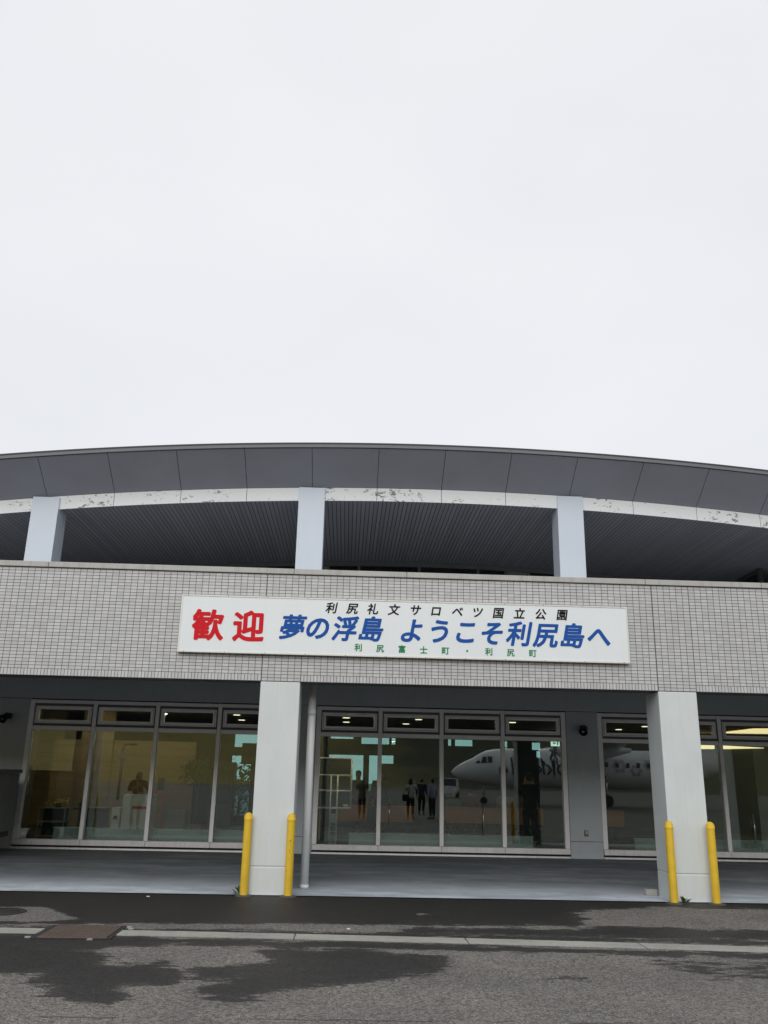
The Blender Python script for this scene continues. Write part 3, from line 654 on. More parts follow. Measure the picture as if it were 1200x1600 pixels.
pm = paint('downpipe_pvc', (0.80, 0.81, 0.80), 0.4, 0, 0.05, 2, 0.2)
dp = thing('downpipe', 'round pale grey downpipe just right of the left column', 'pipe', (0.765, 0.75, 0.0))
g = MB(); g.cyl((0, 0, 0.03), (0, 0, 3.56), 0.062, n=28); g.build('pipe', pm, dp)
g = MB(); g.cyl((0, 0, 2.55), (0, 0, 2.66), 0.067, n=28); g.build('collar', pm, dp); g = MB(); g.cyl((0, 0, 0.02), (0, 0, 0.075), 0.069, n=28); g.build('foot_collar', pm, dp)
sp_m = paint('black_plastic', (0.012, 0.013, 0.014), 0.45)
def speaker(x, z, label):
    s = thing('loudspeaker', label, 'loudspeaker', (x, YW, z), 0, 'black horn loudspeakers on the arcade wall')
    g = MB(); g.box(-0.05, 0.05, -0.03, 0.0, -0.02, 0.10, 0.01); g.build('bracket', sp_m, s)
    g = MB(); g.cyl((0.02, -0.03, 0.04), (-0.0, -0.16, 0.03), 0.055, 0.075, 20); g.build('housing', sp_m, s)
    g = MB(); g.cyl((-0.0, -0.16, 0.03), (-0.05, -0.26, -0.05), 0.06, 0.095, 20, cap=False); g.cyl((-0.03, -0.2, 0.0), (-0.045, -0.245, -0.035), 0.03, 0.05, 16); g.build('horn', sp_m, s)
    g = MB(); g.cyl((-0.046, -0.248, -0.04), (-0.049, -0.252, -0.044), 0.03, n=16); g.build('lens', hd_m, s)
speaker(-5.92, 2.70, 'black horn loudspeaker on the wall left of the left windows')
speaker(6.50, 2.72, 'black horn loudspeaker on the wall between the middle and right windows')
ot = thing('wall_outlet', 'small brown outdoor outlet low on the grey wall between windows', 'outlet', (6.48, YW, 0.6))
g = MB(); g.box(-0.04, 0.04, -0.035, 0, -0.06, 0.06, 0.008); g.build('box', paint('outlet_brown', (0.20, 0.16, 0.10), 0.5), ot)
g = MB(); g.box(-0.025, 0.025, -0.045, -0.036, -0.02, 0.05, 0.004); g.build('cover', paint('outlet_cover', (0.5, 0.46, 0.38), 0.5), ot)
cl = thing('ceiling_fixture', 'dark flat fixture on the arcade ceiling above the left windows', 'light', (-4.4, 4.6, 3.56))
g = MB(); g.box(-0.35, 0.35, -0.09, 0.09, -0.05, -0.005, 0.01); g.build('case', sp_m, cl)

# ---------------- ground furniture
rust = None
def rust_mat():
    m, nt, b = new_mat('rusty_steel'); co = objco(nt)
    n1 = noise_n(nt, co, 9, 6, 0.7)
    L(nt, mixc(nt, n1, (0.07, 0.048, 0.038), (0.17, 0.125, 0.105)), b.inputs['Base Color']); b.inputs['Roughness'].default_value = 0.75; b.inputs['Metallic'].default_value = 0.25
    bump(nt, b, noise_n(nt, co, 80, 3), 0.4, 0.004); return m
rust = rust_mat()
dc = thing('drain_cover', 'rusty square steel drain cover set into the concrete channel strip', 'drain cover', (-1.40, -3.19, 0.0), 0.02)
g = MB(); g.box(-0.345, 0.345, -0.365, 0.365, 0.002, 0.013, 0.003)
for i in range(13):
    for j in range(14):
        x = -0.31+i*0.0517; y = -0.33+j*0.0508
        g.box(x-0.016, x+0.016, y-0.010, y+0.010, 0.0132, 0.0172)
g.build('plate', rust, dc)
g = MB()
for a in ((-0.40, 0.40, 0.375, 0.41), (-0.40, 0.40, -0.41, -0.375), (-0.40, -0.355, -0.37, 0.37), (0.355, 0.40, -0.37, 0.37)): g.box(a[0], a[1], a[2], a[3], 0.001, 0.009)
g.build('kerb_frame', dk, dc)
g = MB()
for (x, y) in ((0.43, 0.33), (0.47, 0.22), (-0.44, -0.34), (0.2, -0.43), (0.46, -0.1)): g.box(x-0.025, x+0.03, y-0.02, y+0.02, 0.0, 0.014, 0.003)
g.build('mortar_chips', gm, dc)
mh = thing('manhole_cover', 'round dark manhole cover in the asphalt at the left edge', 'manhole cover', (-2.76, -1.88, 0.0))
g = MB(); g.lathe(0, 0, [(0, 0.010), (0.25, 0.010), (0.255, 0.004)], 36); g.build('lid', paint('cast_iron', (0.05, 0.047, 0.045), 0.6, 0.5, 0.2, 20), mh)
g = MB(); g.lathe(0, 0, [(0.262, 0.003), (0.265, 0.008), (0.32, 0.008), (0.325, 0.001)], 36); g.build('rim', dk, mh)
bk = thing('concrete_block', 'small pale concrete block by the rear foot of the right column', 'block', (5.99, 0.62, 0.02), 0.1)
g = MB(); g.box(-0.085, 0.085, -0.05, 0.05, 0.0, 0.085, 0.006); g.build('block', concrete_mat('block_concrete', (0.42, 0.41, 0.38)), bk)
leaf_m = paint('weed_leaf', (0.06, 0.115, 0.03), 0.6, 0, 0.3, 20)
def weed(loc, label, n, size, seed):
    rnd = random.Random(seed); g = MB()
    for i in range(n):
        a = rnd.uniform(0, 2*math.pi); ln = size*rnd.uniform(0.6, 1.1); tilt = rnd.uniform(0.35, 1.2); wd = ln*rnd.uniform(0.12, 0.2)
        d = Vector((math.cos(a), math.sin(a), 0)); s = Vector((-d.y, d.x, 0)); z = Vector((0, 0, 1)); base = Vector((rnd.uniform(-.02, .02), rnd.uniform(-.02, .02), 0))
        m1 = base+d*ln*0.5*math.cos(tilt)+z*ln*0.6*math.sin(tilt); tip = base+d*ln*math.cos(tilt)+z*ln*0.85*math.sin(tilt)
        g.poly([base, m1+s*wd, tip, m1-s*wd])
    o = g.build('weed', leaf_m, None, loc, recalc=False); return tag(o, label, 'weed')
weed((6.22, -0.115, 0.01), 'green leafy weed at the foot of the right column', 18, 0.13, 3)
weed((-0.13, 0.0, 0.01), 'thin weed growing behind the leftmost bollard', 8, 0.16, 5)

# equipment cart at the left edge
ct = thing('equipment_cart', 'grey box cart on small wheels at the left edge under the arcade', 'cart', (-6.50, 4.2, 0.07))
cm = paint('cart_body', (0.19, 0.19, 0.17), 0.5, 0.1, 0.12, 2, 0.4)
g = MB(); g.box(-1.4, 1.38, -0.62, 0.62, 0.44, 1.50, 0.015); g.build('body', cm, ct)
g = MB(); g.box(-1.43, 1.42, -0.65, 0.65, 1.505, 1.575, 0.01); g.build('lid', paint('cart_lid', (0.12, 0.12, 0.115), 0.5), ct)
g = MB(); g.box(-1.4, 1.36, -0.5, 0.5, 0.34, 0.435); g.box(1.05, 1.15, -0.56, -0.46, 0.1, 0.34); g.build('chassis', sp_m, ct)
g = MB(); g.box(0.1, 1.2, -0.634, -0.622, 0.55, 1.4, 0.004); g.build('door', cm, ct)
for x in (1.02, -1.0):
    for y in (-0.56, 0.5):
        g = MB(); g.cyl((x, y-0.05, 0.19), (x, y+0.05, 0.19), 0.19, n=28); wl = g.build('wheel', paint('rubber', (0.018, 0.018, 0.018), 0.8), ct)
        g = MB(); g.cyl((x, y-0.056, 0.19), (x, y+0.056, 0.19), 0.10, n=20); g.build('rim', paint('rim_ochre', (0.28, 0.2, 0.06), 0.5, 0.3), wl)
# small litter on the asphalt
for i, (x, y, lab) in enumerate(((-1.32, -0.33, 'tiny white scrap on the wet asphalt left of the bollards'), (1.42, -2.75, 'tiny white scrap beside the concrete channel strip'))):
    g = MB(); g.box(-0.02, 0.022, -0.015, 0.015, 0.002, 0.012, 0.003); tag(g.build('paper_scrap', sfr_m, None, (x, y, 0)), lab, 'litter')

# ================================================================== LOBBY FURNITURE
rad_m = paint('radiator_enamel', (0.52, 0.57, 0.55), 0.5, 0, 0.03)
def radiator(x0, x1, label):
    r = thing('radiator', label, 'radiator', (x0, 6.25, 0.155), 0, 'low radiators along the window wall'); w_ = x1-x0
    g = MB(); g.box(0, w_, 0.03, 0.10, 0.04, 0.33); g.build('core', rad_m, r)
    g = MB(); n = int(w_/0.045)
    for i in range(n): g.box(i*0.045+0.008, i*0.045+0.028, -0.004, 0.029, 0.05, 0.30)
    g.build('fins', rad_m, r)
    g = MB(); g.box(-0.01, w_+0.01, 0.0, 0.12, 0.331, 0.345); g.box(0.3, 0.36, 0.04, 0.1, 0, 0.04); g.box(w_-0.36, w_-0.3, 0.04, 0.1, 0, 0.04); g.build('casing', rad_m, r)
radiator(-4.78, -0.73, 'low pale ribbed radiator behind the left windows')
radiator(1.45, 5.41, 'low pale ribbed radiator behind the middle windows')
radiator(7.63, 12.0, 'low pale ribbed radiator behind the right windows')
st = thing('display_stand', 'dark three-panel board in a white metal frame behind the middle windows', 'display stand', (0, 7.2, 0.155))
wm = paint('white_tube', (0.85, 0.86, 0.85), 0.35, 0.0)
g = MB(); r_ = 0.02
for z in (0.81, 1.18, 1.515, 1.89): g.cyl((0.725, 0, z), (1.475, 0, z), r_, n=10)
for x in (0.725, 1.475): g.cyl((x, 0, 0.81), (x, 0, 1.89), r_, n=10)
g.build('frame', wm, st)
g = MB(); g.box(0.74, 1.46, 0.0, 0.012, 0.825, 1.875); g.build('board', paint('stand_board', (0.025, 0.028, 0.03), 0.35), st)
g = MB(); g.box(1.30, 1.42, -0.004, 0.0, 0.85, 0.89); g.build('name_plate', wm, st)
rk = thing('leaflet_rack', 'narrow wire ladder rack standing in front of the dark board', 'rack', (1.09, 7.05, 0.155))
g = MB()
for x in (-0.075, 0.075): g.cyl((x, 0, 0.0), (x, 0.0, 1.52), 0.016, n=10)
g.build('uprights', wm, rk)
g = MB()
for k in range(7): g.cyl((-0.075, 0, 0.08+k*0.12), (0.075, 0, 0.08+k*0.12), 0.007, n=8)
g.build('rungs', wm, rk)
g = MB(); g.box(-0.06, 0.06, -0.03, 0.01, 0.5, 0.66); g.build('leaflets', paint('leaflet', (0.35, 0.42, 0.42), 0.6), rk)
orange = paint('bench_orange', (0.55, 0.24, 0.07), 0.6, 0, 0.1, 4)
def bench(x0, x1, label):
    b = thing('waiting_bench', label, 'bench', (x0, 11.0, 0.155), 0, 'orange waiting benches in the lobby'); w_ = x1-x0
    g = MB(); g.box(0, w_, 0.0, 0.09, 0.36, 0.78, 0.02); g.build('backrest', orange, b)
    g = MB(); g.box(0, w_, 0.10, 0.56, 0.36, 0.45, 0.02); g.build('seat', orange, b)
    for x in (0.12, w_-0.18):
        g = MB(); g.box(x, x+0.06, 0.08, 0.5, 0.0, 0.355); g.build('leg', sp_m, b)
bench(1.15, 1.95, 'short orange bench behind the dark display stand'); bench(2.30, 3.20, 'short orange bench in the second middle window')
bench(4.05, 6.7, 'long orange bench with seated people in the middle windows'); bench(7.3, 8.9, 'orange bench behind the glass left of the right column')
sh = thing('shelf_unit', 'low open metal shelf in the leftmost window', 'shelf', (-5.70, 8.0, 0.155))
gm2 = paint('shelf_metal', (0.30, 0.31, 0.31), 0.4, 0.4)
g = MB()
for x in (0, 0.59):
    for y in (0, 0.33): g.box(x-0.012, x+0.012, y-0.012, y+0.012, 0, 0.66)
g.build('posts', gm2, sh)
for z in (0.05, 0.36, 0.66):
    g = MB(); g.box(-0.02, 0.61, -0.02, 0.35, z-0.012, z+0.012); g.build('shelf', gm2, sh)
g = MB(); g.box(0.0, 0.59, 0.335, 0.345, 0.06, 0.65); g.build('back_panel', paint('shelf_back', (0.05, 0.065, 0.065), 0.6), sh)
fl = thing('flower_pot', 'yellow flowers in a dark pot on top of the low metal shelf', 'flowers', (-5.32, 8.15, 0.83))
g = MB(); g.lathe(0, 0, [(0.0, 0.0), (0.07, 0.0), (0.09, 0.09), (0.08, 0.09)], 16); g.build('pot', sp_m, fl)
rnd = random.Random(4)
def leafball(n, rx, ry, rz, c, s, rnd):
    g = MB()
    for i in range(n):
        p = Vector((rnd.gauss(0, 0.45)*rx, rnd.gauss(0, 0.45)*ry, rnd.gauss(0, 0.45)*rz))+Vector(c)
        a = Vector((rnd.uniform(-1, 1), rnd.uniform(-1, 1), rnd.uniform(-1, 1))).normalized(); b = a.orthogonal().normalized(); c2 = a.cross(b)
        k = s*rnd.uniform(0.6, 1.3); g.poly([p+b*k, p+c2*k*0.5, p-b*k, p-c2*k*0.5])
    return g
leafball(90, 0.22, 0.12, 0.07, (0, 0, 0.13), 0.035, rnd).build('blossom', paint('yellow_petal', (0.62, 0.47, 0.05), 0.6), fl, recalc=False)
leafball(60, 0.2, 0.12, 0.07, (-0.02, 0, 0.07), 0.035, rnd).build('foliage', leaf_m, fl, recalc=False)
ck = thing('counter_desk', 'dark check-in desk right of the low metal shelf', 'desk', (-4.75, 8.4, 0.155))
g = MB(); g.box(-0.3, 0.45, 0, 0.5, 0.62, 0.67, 0.01); g.build('top', sp_m, ck); g = MB(); g.box(-0.28, 0.43, 0.4, 0.46, 0, 0.615); g.box(0.1, 0.2, 0.05, 0.39, 0, 0.615); g.build('body', paint('desk_grey', (0.09, 0.1, 0.1), 0.6), ck)
g = MB(); g.box(-0.2, -0.05, 0.1, 0.2, 0.671, 0.78, 0.01); g.build('telephone', sp_m, ck)
wc = thing('screening_machine', 'tall white screening cabinet behind the left windows', 'cabinet', (-3.95, 8.5, 0.155))
wcm = paint('white_cabinet', (0.60, 0.64, 0.64), 0.45, 0, 0.04)
g = MB(); g.box(0.01, 0.70, 0, 0.6, 0.0, 0.98, 0.02); g.build('body', wcm, wc)
g = MB(); g.box(0.04, 0.67, -0.008, -0.001, 0.05, 0.60, 0.003); g.build('door', wcm, wc)
g = MB(); g.box(0.25, 0.60, -0.009, -0.001, 0.66, 0.72); g.build('red_trim', paint('red_trim', (0.5, 0.06, 0.05), 0.5), wc)
wd = thing('drawer_cabinet', 'short white cabinet with two dark slots beside the tall cabinet', 'cabinet', (-4.17, 8.5, 0.155))
g = MB(); g.box(0, 0.2, 0, 0.5, 0, 0.68, 0.01); g.build('body', wcm, wd)
for z in (0.12, 0.42): 
    g = MB(); g.box(0.05, 0.15, -0.006, -0.001, z, z+0.08); g.build('slot', sp_m, wd)
gt = thing('security_gate', 'red-edged grey monitor post right of the tall white cabinet', 'security gate', (-3.05, 8.9, 0.155))
rm = paint('red_edge', (0.5, 0.05, 0.045), 0.5)
g = MB(); g.box(-0.03, 0.0, 0, 0.04, 0, 1.06); g.box(-0.28, -0.031, 0, 0.04, 1.03, 1.06); g.build('frame', rm, gt)
g = MB(); g.box(-0.2, -0.04, 0.05, 0.1, 1.08, 1.38, 0.01); g.build('monitor', sp_m, gt)
g = MB(); g.box(0.01, 0.5, 0.2, 0.7, 0.0, 0.62, 0.02); g.box(0.01, 0.34, 0.15, 0.19, 0.5, 0.66); g.build('conveyor', paint('conveyor_grey', (0.2, 0.21, 0.2), 0.5), gt)
vd = thing('vending_machine', 'tall dark blue vending machine behind the fourth left window', 'vending machine', (-2.0, 9.0, 0.155))
g = MB(); g.box(0, 0.58, 0, 0.6, 0.02, 1.78, 0.02); g.build('body', paint('navy_enamel', (0.016, 0.02, 0.045), 0.35), vd)
g = MB(); g.box(0.06, 0.52, -0.012, -0.001, 0.8, 1.66, 0.004); g.build('front_panel', paint('dark_panel', (0.012, 0.014, 0.02), 0.2), vd)
g = MB(); g.box(0.12, 0.46, -0.01, -0.001, 0.2, 0.38, 0.004); g.build('slot', sp_m, vd)
tvm = thing('wall_monitor', 'black hanging monitor in the upper part of the fourth left window', 'monitor', (-1.3, 13.2, 0.0))
g = MB(); g.box(-0.45, 0.45, 0, 0.1, 1.95, 2.55, 0.01); g.build('screen', sp_m, tvm); g = MB(); g.cyl((0, 0.05, 2.55), (0, 0.05, 3.3), 0.025, n=10); g.build('hanger', sp_m, tvm)
pp = thing('potted_plant', 'dark leafy potted plant behind the third left window', 'plant', (-2.25, 8.8, 0.155))
g = MB(); g.lathe(0, 0, [(0, 0), (0.14, 0), (0.18, 0.34), (0.16, 0.34)], 18); g.build('pot', paint('plant_pot', (0.15, 0.11, 0.08), 0.7), pp)
g = MB(); g.cyl((0, 0, 0.3), (0.04, 0, 1.35), 0.018, 0.012, 8); g.cyl((0.02, 0, 0.9), (-0.14, 0.05, 1.45), 0.012, 0.008, 8); g.build('stem', paint('plant_stem', (0.12, 0.09, 0.05), 0.8), pp)
leafball(260, 0.38, 0.3, 0.3, (0, 0, 1.55), 0.085, random.Random(9)).build('foliage', paint('plant_leaf', (0.03, 0.06, 0.025), 0.6, 0, 0.3, 9), pp, recalc=False)
# shrub outside the back window
hb = thing('shrub', 'bright green shrub outside the back window, seen through the fourth left window', 'shrub', (-2.3, 18.0, -0.03))
g = MB(); g.cyl((0, 0, 0), (0.05, 0, 1.6), 0.07, 0.03, 8); g.build('trunk', paint('shrub_bark', (0.12, 0.09, 0.06), 0.9), hb)
leafball(700, 1.0, 0.6, 0.9, (0, 0, 1.35), 0.09, random.Random(12)).build('crown', paint('shrub_leaf', (0.06, 0.12, 0.04), 0.7, 0, 0.4, 5), hb, recalc=False)

# ================================================================== PEOPLE
def skin_mesh(name, V, Ed, R):
    me = bpy.data.meshes.new(name); me.from_pydata([Vector(v) for v in V], Ed, [])
    ob = bpy.data.objects.new(name, me); C.objects.link(ob)
    md = ob.modifiers.new('s', 'SKIN'); md.use_smooth_shade = True
    sl = me.skin_vertices[0].data
    for i, r in enumerate(R): sl[i].radius = (r if isinstance(r, tuple) else (r, r)); sl[i].use_root = (i == 0)
    sb = ob.modifiers.new('u', 'SUBSURF'); sb.levels = 2; sb.render_levels = 2
    dg = bpy.context.evaluated_depsgraph_get(); out = bpy.data.meshes.new_from_object(ob.evaluated_get(dg)); out.name = name
    bpy.data.objects.remove(ob); bpy.data.meshes.remove(me)
    return out
SKIN = paint('skin', (0.42, 0.26, 0.19), 0.5, 0, 0.05); HAIR = paint('black_hair', (0.012, 0.010, 0.009), 0.8)
def cloth(name, c):
    m = paint(name, c, 0.9, 0, 0.12, 6); m.node_tree.nodes['Principled BSDF'].inputs['Specular IOR Level'].default_value = 0.0; return m
def person(loc, rz, label, shirt, trousers, arms='down', seated=False, hair_long=False, group=None):
    """arms: 'down' or 'photo' (both hands raised in front of the face). Faces local -y."""
    root = thing('person', label, 'person', loc, rz, group)
    V = [(0,0,0.93),(0,0.0,1.12),(0,-0.01,1.30),(0,0,1.42),(0,-0.015,1.50),(0,-0.015,1.57),(0,-0.01,1.63),(0,-0.115,1.555)]
    R = [(0.15,0.105),(0.135,0.10),(0.155,0.11),0.055,0.068,0.084,0.068,0.013]
    E = [(0,1),(1,2),(2,3),(3,4),(4,5),(5,6),(5,7)]
    arm_idx, leg_idx = [], []
    for s in (-1, 1):
        b = len(V)
        knee = (s*0.10, -0.02, 0.49); ank = (s*0.10, 0.01, 0.09); toe = (s*0.115, -0.14, 0.04)
        if seated: knee, ank, toe = (s*0.11,-0.42,0.90), (s*0.11,-0.44,0.50), (s*0.12,-0.58,0.46)
        V += [(s*0.095, -0.01 if not seated else -0.05, 0.86 if not seated else 0.91), knee, ank, toe]; R += [0.088, 0.058, 0.040, 0.034]
        E += [(0,b),(b,b+1),(b+1,b+2),(b+2,b+3)]; leg_idx.append(b)
        a = len(V); sh_ = Vector((s*0.19, 0, 1.35))
        if arms == 'photo': el, wr, hd = Vector((s*0.25,-0.14,1.20)), Vector((s*0.10,-0.30,1.44)), Vector((s*0.07,-0.33,1.52))
        elif arms == 'bent' and s > 0: el, wr, hd = Vector((0.27,-0.02,1.12)), Vector((0.12,-0.22,1.20)), Vector((0.06,-0.25,1.24))
        elif arms == 'bent': el, wr, hd = Vector((-0.34,-0.04,1.14)), Vector((-0.42,-0.16,0.98)), Vector((-0.44,-0.20,0.92))
        elif arms == 'out': el, wr, hd = Vector((s*0.36,-0.05,1.18)), Vector((s*0.46,-0.14,1.05)), Vector((s*0.48,-0.19,1.0))
        else: el, wr, hd = Vector((s*0.25,0.02,1.08)), Vector((s*0.26,-0.06,0.86)), Vector((s*0.26,-0.08,0.78))
        V += [sh_, el, wr, hd]; R += [0.056, 0.043, 0.03, (0.038,0.026)]; E += [(2,a),(a,a+1),(a+1,a+2),(a+2,a+3)]; arm_idx.append(a)
        d = (hd-wr).normalized(); side = d.cross(Vector((0, 1, 0.2))).normalized()
        for k, (o, ln) in enumerate(((-0.027,0.068),(-0.009,0.08),(0.009,0.076),(0.027,0.06))):
            f = len(V); p = hd+side*o+d*0.025; q = p+d*ln*0.55; t = q+(d+Vector((0, -0.5, 0))).normalized()*ln*0.45
            V += [tuple(q), tuple(t)]; R += [0.0095, 0.0085]; E += [(a+3, f), (f, f+1)]
        f = len(V); q = wr+d*0.035+side*0.04*s; t = q+d*0.035+side*0.018*s
        V += [tuple(q), tuple(t)]; R += [0.011, 0.0095]; E += [(a+2, f), (f, f+1)]
    body = link('body', skin_mesh('body', V, E, R), SKIN, root)
    Rr = lambda i, k: tuple(x+k for x in R[i]) if isinstance(R[i], tuple) else R[i]+k
    def sub(name, ids, edges, k, mat, trims=(), fat={}):
        ids = list(ids); mp_ = {j: i for i, j in enumerate(ids)}; P = [Vector(V[i]) for i in ids]
        for i, j, t in trims: P[mp_[i]] = Vector(j) if t is None else Vector(V[j]).lerp(Vector(V[i]), t)
        return link(name, skin_mesh(name, P, [(mp_[a_], mp_[b_]) for a_, b_ in edges], [Rr(i, k+fat.get(i, 0)) for i in ids]), mat, root)
    a0, a1 = arm_idx; l0, l1 = leg_idx
    hem = (0, 0, 0.80) if not seated else (0, -0.02, 0.86)
    sub('shirt', [2,0,1,3,a0,a0+1,a0+2,a1,a1+1,a1+2], [(0,1),(1,2),(2,3),(2,a0),(a0,a0+1),(a0+1,a0+2),(2,a1),(a1,a1+1),(a1+1,a1+2)], 0.024, shirt, ((0,hem,None),(3,2,0.86),(a0+2,a0+1,0.8),(a1+2,a1+1,0.8)), {3: 0.035, 2: 0.016, a0: 0.012, a1: 0.012, 0: 0.022})
    sub('trousers', [0,1,l0,l0+1,l0+2,l1,l1+1,l1+2], [(0,1),(0,l0),(l0,l0+1),(l0+1,l0+2),(0,l1),(l1,l1+1),(l1+1,l1+2)], 0.018, trousers, ((1,(0,0,1.03),None),(0,(0,-0.02,0.90),None),(l0,l0+1,0.68),(l1,l1+1,0.68),(l0+2,l0+1,0.93),(l1+2,l1+1,0.93)))
    for l in (l0, l1):
        P = [Vector(V[l+2])+Vector((0,0.02,-0.045)), Vector(V[l+3])+Vector((0,0.02,-0.005)), Vector(V[l+3])+Vector((0,-0.05,-0.008))]
        link('shoe', skin_mesh('shoe', P, [(0,1),(1,2)], [0.046,0.046,0.034]), sp_m, root)
    g = MB(); prof = [(0.086*math.sin(t), 1.600+0.082*math.cos(t)) for t in frange(0.001, 1.62, 8)]
    g.lathe(0, 0.012, prof[::-1], 18)
    g.lathe(0, 0.026, [(0.078*math.sin(t), 1.562+0.088*math.cos(t)) for t in frange(0.001, PI-0.001, 10)], 18)
    if hair_long: g.loft([[(0.085*math.cos(t), 0.03+0.07*math.sin(t), z) for t in frange(0.1, math.pi-0.1, 8)] for z in (1.62, 1.5, 1.36)], closed=False, caps=False)
    g.build('hair', HAIR, root)
    g = MB()
    for s in (-1, 1): g.lathe(s*0.032, -0.088, [(0, 1.568), (0.010, 1.575), (0, 1.582)], 8)
    g.box(-0.025, 0.025, -0.092, -0.086, 1.512, 1.518); g.build('face', HAIR, root)
    return root
PI = math.pi
white_c, lav, navy, black_c, brown_c, red_c, green_c, beige_c = cloth('white_cloth', (0.5,0.48,0.44)), cloth('lavender_cloth', (0.33,0.32,0.42)), cloth('navy_cloth', (0.03,0.035,0.055)), cloth('black_cloth', (0.012,0.012,0.013)), cloth('brown_cloth', (0.12,0.075,0.04)), cloth('maroon_cloth', (0.22,0.04,0.04)), cloth('green_cloth', (0.10,0.2,0.13)), cloth('beige_cloth', (0.33,0.28,0.2))
def bag(loc, rz, label, mat, w_=0.30):
    b = thing('bag', label, 'bag', loc, rz)
    g = MB(); g.box(-w_/2, w_/2, -0.06, 0.06, 0, 0.27, 0.04); g.build('pouch', mat, b)
    g = MB(); g.cyl((-w_/2+0.02, 0, 0.25), (0.15, 0.02, 0.60), 0.012, n=8); g.cyl((w_/2-0.02, 0, 0.25), (0.17, 0.02, 0.60), 0.012, n=8); g.build('strap', mat, b)
    return b
def phone(loc, rz, label):
    b = thing('phone', label, 'phone', loc, rz)
    g = MB(); g.box(-0.075, 0.075, -0.004, 0.004, -0.037, 0.037, 0.003); g.build('case', sp_m, b)
    g = MB(); g.box(0.035, 0.062, -0.007, -0.0045, 0.002, 0.03, 0.002); g.build('lens', paint('lens_glass', (0.01, 0.01, 0.012), 0.1), b)
# standing on the apron behind and beside the camera; seen only as reflections in the glass
person((2.1, -14.05, 0), PI, 'person in dark clothes photographing the terminal, mirrored in the middle window', cloth('olive_cloth', (0.07, 0.06, 0.045)), black_c, 'photo')
phone((2.1, -13.70, 1.50), PI, 'phone held up by the person photographing the terminal')
person((4.24, -14.4, 0), 0.35, 'person in a white jacket photographing the aircraft, back to the glass', white_c, black_c, 'photo', hair_long=True)
bag((4.01, -14.3, 0.72), 0.3, 'black shoulder bag of the person in the white jacket', black_c)
person((5.18, -14.3, 0), -0.7, 'person in a lavender shirt and navy shorts on the apron', lav, navy, 'down')
person((5.15, -19.5, 0), 0.4, 'person in dark top walking far out on the apron', navy, black_c, 'down')
person((-5.06, -2.9, 0), 2.9, 'person in a brown jacket facing the left windows, one arm held out', cloth('rust_cloth', (0.085, 0.035, 0.022)), cloth('grey_jeans', (0.24, 0.30, 0.33)), 'bent', hair_long=True)
bag((-4.9, -2.72, 0.80), 2.9, 'white bag of the person in the brown jacket', white_c, 0.26)
# inside the lobby
person((5.72, 8.0, 0.155), PI*0.95, 'person all in black raising both hands behind the middle windows', black_c, black_c, 'photo')
seat_z = 0.155+0.45-0.80
for x, lab, sh_, tr in ((4.35, 'seated person in a green top on the long bench', green_c, navy), (4.78, 'seated person in a maroon top on the long bench', red_c, navy),
                        (5.75, 'seated person in a white top on the long bench', white_c, navy), (6.35, 'seated person in a beige top at the right end of the long bench', beige_c, brown_c)):
    person((x, 11.36, seat_z), PI+0.1*math.sin(x*9), lab, sh_, tr, 'down', True, x > 5)
person((2.35, 12.6, 0.155), 0.4, 'person in a dark coat standing in the lobby behind the short bench', cloth('slate_cloth', (0.05, 0.07, 0.08)), black_c)
person((1.7, 12.0, 0.155), -0.3, 'person in a grey top standing near the dark display stand', cloth('grey_cloth', (0.2, 0.21, 0.2)), navy)

# ================================================================== AIRCRAFT (seen mirrored)
AP = thing('aircraft', 'white twin-propeller airliner with dark lettering, mirrored in the windows', 'aircraft', (9.4, -42.5, 0), rad(3))
white_p = paint('aircraft_white', (0.78, 0.78, 0.80), 0.3, 0, 0.03, 0.6, 0.05)
def ring(x, cz, hw, hh, n=28, cy=0): return [(x, cy+hw*math.cos(t), cz+hh*math.sin(t)) for t in [2*PI*i/n for i in range(n)]]
prof = [(0.0, 2.25, 0.03, 0.03), (0.15, 2.25, 0.27, 0.24), (0.5, 2.27, 0.52, 0.47), (1.0, 2.31, 0.78, 0.70), (1.6, 2.38, 1.0, 0.90), (2.1, 2.50, 1.14, 1.10), (2.6, 2.58, 1.26, 1.26), (3.3, 2.62, 1.36, 1.36), (4.2, 2.64, 1.42, 1.42),
        (8, 2.64, 1.43, 1.43), (14, 2.64, 1.43, 1.43), (16, 2.74, 1.36, 1.34), (18.5, 3.0, 1.05, 1.05), (21, 3.4, 0.55, 0.6), (22.6, 3.6, 0.12, 0.2)]
g = MB(); g.loft([ring(*p) for p in prof]); g.build('fuselage', white_p, AP)
def fus_y(x, z):
    for a, b_ in zip(prof, prof[1:]):
        if a[0] <= x <= b_[0]:
            t = (x-a[0])/(b_[0]-a[0]); cz = a[1]+(b_[1]-a[1])*t; hw = a[2]+(b_[2]-a[2])*t; hh = a[3]+(b_[3]-a[3])*t
            return hw*math.sqrt(max(0.0, 1-((z-cz)/hh)**2))
    return 1.43
grey_d = paint('seam_grey', (0.3, 0.3, 0.32), 0.5)
dwin = paint('aircraft_glass', (0.02, 0.025, 0.03), 0.12)
for (xa, xb, za, zb, sl) in ((1.78, 2.10, 2.90, 3.10, 0.16), (2.17, 2.55, 2.92, 3.36, 0.12), (2.62, 2.96, 2.94, 3.40, 0.0)):
    for s in (1, -1):
        g = MB(); R_ = []
        for j in range(6):
            t = j/5; R_.append([(xa+sl*t+(xb-xa-sl*t)*i/5, s*(fus_y(xa+sl*t+(xb-xa-sl*t)*i/5, za+(zb-za)*t)+0.018), za+(zb-za)*t) for i in range(6)])
        g.loft(R_, closed=False, caps=False); g.build('cockpit_window', dwin, AP, recalc=False)
g = MB(); R_ = []
